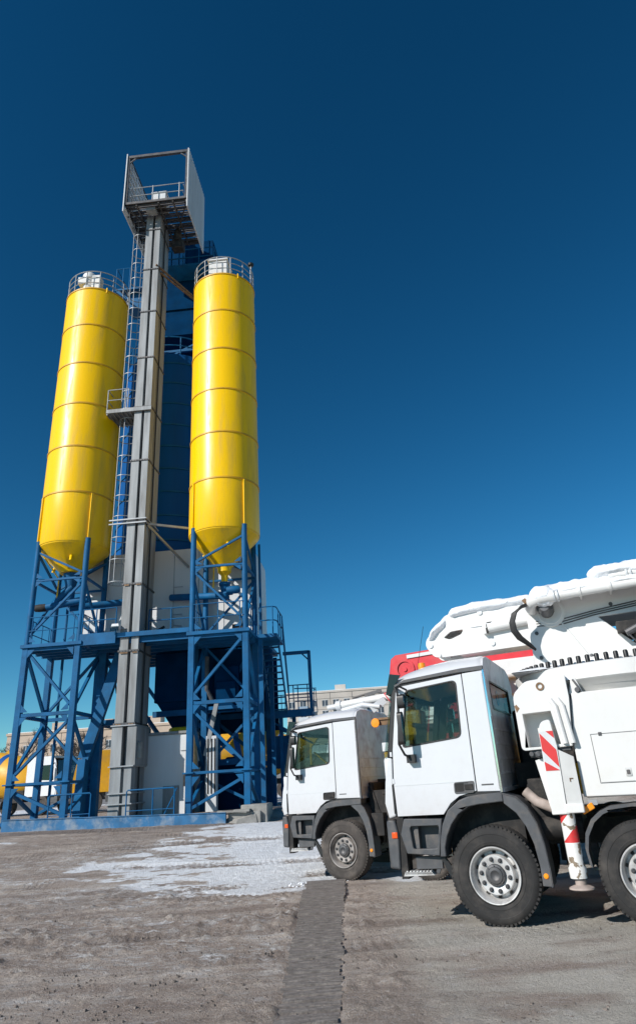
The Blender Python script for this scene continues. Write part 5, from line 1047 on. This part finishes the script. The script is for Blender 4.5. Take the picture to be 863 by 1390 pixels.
# ------------------------------------------------------------ mixer trucks in the yard
def mixer_truck(loc, rz, cabm, label):
    root = thing('mixer_truck', label, 'truck', loc, rz, 'concrete mixer trucks behind the plant')   # x forward
    c = MB(); c.plate(rnd([(0, .95), (1.95, .95), (2.05, 1.6), (1.85, 2.75), (1.6, 2.95), (0, 2.95)], [.03, .1, .1, .15, .15, .1], 3), [rnd([(.9, 1.75), (1.8, 1.7), (1.68, 2.5), (.9, 2.5)], .06, 3)], 1.22, 1.18)
    c.plate(rnd([(0, .95), (1.95, .95), (2.05, 1.6), (1.85, 2.75), (1.6, 2.95), (0, 2.95)], [.03, .1, .1, .15, .15, .1], 3), [rnd([(.9, 1.75), (1.8, 1.7), (1.68, 2.5), (.9, 2.5)], .06, 3)], -1.22, -1.18)
    c.box(1.86, 2.03, -1.2, 1.2, .95, 1.62); c.box(0, .05, -1.18, 1.18, .95, 2.9); c.box(.0, 1.7, -1.18, 1.18, 2.85, 2.95); cb = obj('cab', c, cabm, root, bevel=.03)
    g = MB().plate([(-1.1, 1.65), (1.1, 1.65), (1.05, 2.72), (-1.05, 2.72)], [], 0, .01, 'yz', fn=lambda v: (2.0-(v[2]-1.65)*.14+v[0], v[1], v[2])); g.box(.9, 1.75, 1.19, 1.2, 1.72, 2.5); g.box(.9, 1.75, -1.2, -1.19, 1.72, 2.5); obj('cab_glass', g, glassd, cb)
    s = MB(); s.box(.1, .7, -.9, .9, 1.0, 2.3); s.box(1.4, 1.85, -1.1, 1.1, 1.3, 1.75); obj('seats', s, cloth, cb)
    gr = MB(); gr.box(2.04, 2.07, -.8, .8, 1.0, 1.5); gr.box(1.95, 2.15, -1.22, 1.22, .5, .93); gr.box(.2, 1.9, -1.1, 1.1, .6, .94); gp = obj('bumper', gr, plastic, root, bevel=.03)
    for y in (-.85, .85): q = MB().box(2.15, 2.17, y-.18, y+.18, .62, .78); obj('headlight', q, panelw, gp)
    m = MB()
    for y in (-1.45, 1.45): m.box(1.75, 1.85, y-.1, y+.1, 1.8, 2.4); m.tube([(1.8, y, 2.45), (1.8, y*.84, 2.6)], .02, 6)
    obj('mirrors', m, black, root)
    f = MB(); f.box(-6.6, 0, -.45, -.35, .8, 1.05); f.box(-6.6, 0, .35, .45, .8, 1.05); f.box(-1.2, -.2, -1.1, 1.1, .7, 1.3); obj('chassis_frame', f, chass, root)
    dp = [(0, -3.1), (.75, -3.1), (1.05, -2.6), (1.18, -1.7), (1.18, -.3), (1.0, .9), (.72, 1.9), (.5, 2.4), (.42, 2.4)]
    d = MB().lathe(dp, 40, axis='x'); R = Matrix.Rotation(radians(12), 3, 'Y')
    d.xf(lambda v: R @ Vector((-v.x, v.y, v.z))+Vector((-3.4, 0, 2.35))); dr = obj('drum', d, ymix, root, smooth=30)
    b = MB().lathe([(1.19, -1.25), (1.195, -1.2), (1.195, -.95), (1.19, -.9)], 40, axis='x'); b.lathe([(1.05, .72), (1.06, .74), (1.03, .98), (1.0, 1.0)], 40, axis='x'); b.xf(lambda v: R @ Vector((-v.x, v.y, v.z))+Vector((-3.4, 0, 2.35))); obj('drum_stripe', b, bluem, dr, smooth=30)
    h = MB(); h.beam((-5.8, -.5, 1.0), (-5.8, -.4, 3.2), .1); h.beam((-5.8, .5, 1.0), (-5.8, .4, 3.2), .1); h.plate([(-5.5, 3.0), (-6.4, 3.7), (-6.5, 3.4), (-5.8, 2.6)], [], -.5, .5); h.beam((-6.0, 0, 2.4), (-7.0, .2, 1.5), .5, .06); obj('chute', h, ymix, root, bevel=.02)
    for x in (1.05, -2.9, -4.3):
        for y in (1.2, -1.2):
            w = MB().lathe([(0, -.15), (.3, -.15), (.5, -.14), (.52, -.1), (.52, .1), (.5, .14), (.3, .12), (.28, .06), (0, .04)] if y > 0 else [(0, .15), (.3, .15), (.5, .14), (.52, .1), (.52, -.1), (.5, -.14), (.3, -.12), (.28, -.06), (0, -.04)], 24, c=(x, y-.12*(1 if y > 0 else -1), .52), axis='y'); obj('wheel', w, rubber_d, root)
    return root
mixer_truck((-16.9, 41.0, GZ), radians(-16), mat('white_cab_paint', (.7, .71, .73), .35, noise=.05), 'mixer truck with white cab seen through the left silo frame')
mixer_truck((-11.9, 38.5, GZ), radians(180+18), ymix, 'mixer truck with yellow cab just left of the foot of the grey shaft')
mixer_truck((-9.2, 36.6, GZ), radians(183), ymix, 'mixer truck whose yellow drum shows through the right silo frame')
mixer_truck((-7.3, 43.0, GZ), radians(180), ymix, 'mixer truck behind the blue stairs, left of the middle white cab')
mixer_truck((-26.6, 44.0, GZ), radians(182), ymix, 'mixer truck at the far left edge, its yellow drum beside the left silo leg')
# ------------------------------------------------------------ buildings in the distance
conc_l = mat('pale_panel_concrete', (.50, .455, .41), .85, noise=.12, nscale=.15, dirt=(.30, .26, .23), dirt_amt=.4, dscale=.12)
conc_b = mat('beige_panel_concrete', (.47, .37, .29), .85, noise=.12, nscale=.2, dirt=(.28, .22, .18), dirt_amt=.4, dscale=.15)
dwin = mat('distant_window', (.07, .08, .10), .2, noise=.3, nscale=.6)
def block(name, label, loc, rz, L_, D_, floors, fh, bays, cm, balcony=True, wfrac=.5):
    root = thing(name, label, 'building', loc, rz); Hh = floors*fh+1.6
    w = MB().box(0, L_, 0, D_, 0, Hh); wl = obj('wall', w, cm, root)
    r = MB().box(-.2, L_+.2, -.2, D_+.2, Hh, Hh+.5); obj('parapet', r, cm, root)
    r = MB(); 
    for k in range(3): x = L_*(.2+.3*k); r.box(x, x+3, D_*.4, D_*.4+3, Hh+.5, Hh+2.6)
    obj('roof_hut', r, cm, root)
    sn_ = MB().box(0, L_, .1, D_, Hh+.5, Hh+.62); obj('roof_snow', sn_, snow, root)
    bw = L_/bays; vis = range(floors-1, max(-1, floors-6), -1); cnt = 0
    for f in vis:
        z = f*fh+.9
        for b in range(bays):
            x = b*bw+bw*(1-wfrac)/2
            if cnt < 96:
                p = MB().box(x, x+bw*wfrac, -.06, .05, z, z+1.5); wn = obj('window', p, dwin, root)
                q = MB()
                q.box(x-.08, x+bw*wfrac+.08, -.12, -.05, z-.1, z); q.box(x-.08, x+bw*wfrac+.08, -.12, -.05, z+1.5, z+1.6); q.box(x+bw*wfrac*.5-.05, x+bw*wfrac*.5+.05, -.10, -.061, z, z+1.5); obj('frame', q, panelw, wn); cnt += 1
            if balcony and b % 3 == 1 and cnt < 90:
                p = MB().box(b*bw+.1, (b+1)*bw-.1, -1.2, -.13, z-.9, z+.15); obj('balcony', p, panelw if (b+f) % 4 else mat_bal, root)
    sm = MB()
    for b in range(1, bays): 
        if b % 2 == 0: sm.box(b*bw-.05, b*bw+.05, -.03, .0, 0, Hh)
    for f in range(1, floors+1): sm.box(0, L_, -.025, .0, f*fh+.02, f*fh+.10)
    obj('panel_joints', sm, dsteel, root)
    return root
mat_bal = mat('blue_balcony', (.25, .33, .42), .6, noise=.1)
block('apartment_block', 'long pale panel apartment block in the distance above the middle truck cab', (-12.6, 190, .2), radians(-3), 66, 14, 8, 2.75, 22, conc_l)
block('apartment_block', 'beige apartment block in the distance seen through the left silo frame', (-70, 150, .9), radians(-4), 36, 13, 4, 3.0, 12, conc_b, False, .4)
b = thing('storage_shed', 'low dark storage shed with snowy roof behind the yard at the far left', 'shed', (-60, 74, .9), radians(-3))
m_ = MB().box(0, 44, 0, 9, 0, 3.1); obj('wall', m_, mat('dark_shed_wall', (.12, .12, .13), .8, noise=.3, nscale=.5), b)
m_ = MB().hexa([(-.3, -.4, 3.1), (44.3, -.4, 3.1), (44.3, 9.4, 3.1), (-.3, 9.4, 3.1)], [(-.3, -.3, 3.35), (44.3, -.3, 3.35), (44.3, 9.3, 4.6), (-.3, 9.3, 4.6)]); obj('roof', m_, snow, b)
b = thing('storage_shed', 'long grey shed behind the mixer trucks on the right', 'shed', (-14, 72, .9), radians(2))
m_ = MB().box(0, 30, 0, 9, 0, 3.4); obj('wall', m_, mat('grey_shed_wall', (.2, .21, .22), .8, noise=.3, nscale=.5), b)
m_ = MB().hexa([(-.3, -.4, 3.4), (30.3, -.4, 3.4), (30.3, 9.4, 3.4), (-.3, 9.4, 3.4)], [(-.3, -.3, 3.6), (30.3, -.3, 3.6), (30.3, 9.3, 4.6), (-.3, 9.3, 4.6)]); obj('roof', m_, snow, b)

# bare trees
def tree(loc, h, seed, label):
    r = random.Random(seed); root = thing('bare_tree', label, 'tree', loc, 0, 'bare winter trees behind the yard')
    t = MB(); c = MB()
    t.tube([(0, 0, -.2), (r.uniform(-.1, .1), 0, h*.3), (r.uniform(-.3, .3), r.uniform(-.2, .2), h*.6)], [h*.022, h*.017, h*.011], 7)
    def br(p, d, L_, rad, lv):
        q = p+d*L_; mid = p+d*L_*.5+Vector((r.uniform(-1, 1), r.uniform(-1, 1), r.uniform(0, 1)))*L_*.08
        c.tube([p, mid, q], [rad, rad*.8, rad*.55], 4, cap=False)
        if lv == 0: return
        for k in range(r.choice((3, 4))):
            f = r.uniform(.4, 1); nd = (d+Vector((r.uniform(-1, 1), r.uniform(-1, 1), r.uniform(-.3, .8)))*.75).normalized(); br(p+d*L_*f, nd, L_*r.uniform(.5, .72), max(rad*.55, .012), lv-1)
    for k in range(9):
        a = r.uniform(0, 2*pi); z = h*r.uniform(.28, .6); br(Vector((0, 0, z)), Vector((cos(a), sin(a), r.uniform(.5, 1.4))).normalized(), h*.24, h*.008, 4)
    obj('trunk', t, bark, root); obj('crown', c, bark, root, smooth=0)
TN = ['bare tree with a wide dark crown behind the left silo frame', 'slender bare tree right of the left silo frame', 'bare tree just left of the grey shaft foot', 'bare tree between the right frame and the stairs', 'bare tree behind the blue stair landing', 'small bare tree at the far left edge', 'low bare tree next to the middle truck visor']
for (x, y, h, s), nm in zip([(-38.5, 88, 9.5, 3), (-35, 92, 8, 5), (-29.5, 84, 9.0, 6), (-16, 84, 8, 8), (-7.5, 84, 8, 9), (-47, 90, 7, 12), (-5.2, 92, 7, 14)], TN): tree((x, y, .8), h, s, nm)
# distant wooded rise
def wood():
    m = MB(); r = random.Random(4)
    for i in range(2600):
        x = r.uniform(-150, 120); y = r.uniform(205, 260); h = r.uniform(6, 12)*(.7+.5*float(vnoise(np.array([x*.05]), np.array([3.]), 8)[0]))
        a = r.uniform(0, pi); w = r.uniform(.8, 2.0)
        for k in range(2):
            dx, dy = cos(a+k*1.5)*w, sin(a+k*1.5)*w; m.add([(x-dx*.3, y-dy*.3, .8), (x+dx*.3, y+dy*.3, .8), (x+dx, y+dy, .8+h*.6), (x, y, .8+h), (x-dx, y-dy, .8+h*.55)], [(0, 1, 2, 3, 4)])
    o = obj('distant_wood', m, mat('winter_wood', (.13, .115, .105), .9, noise=.4, nscale=.3), smooth=0); o['kind'] = 'stuff'
wood()
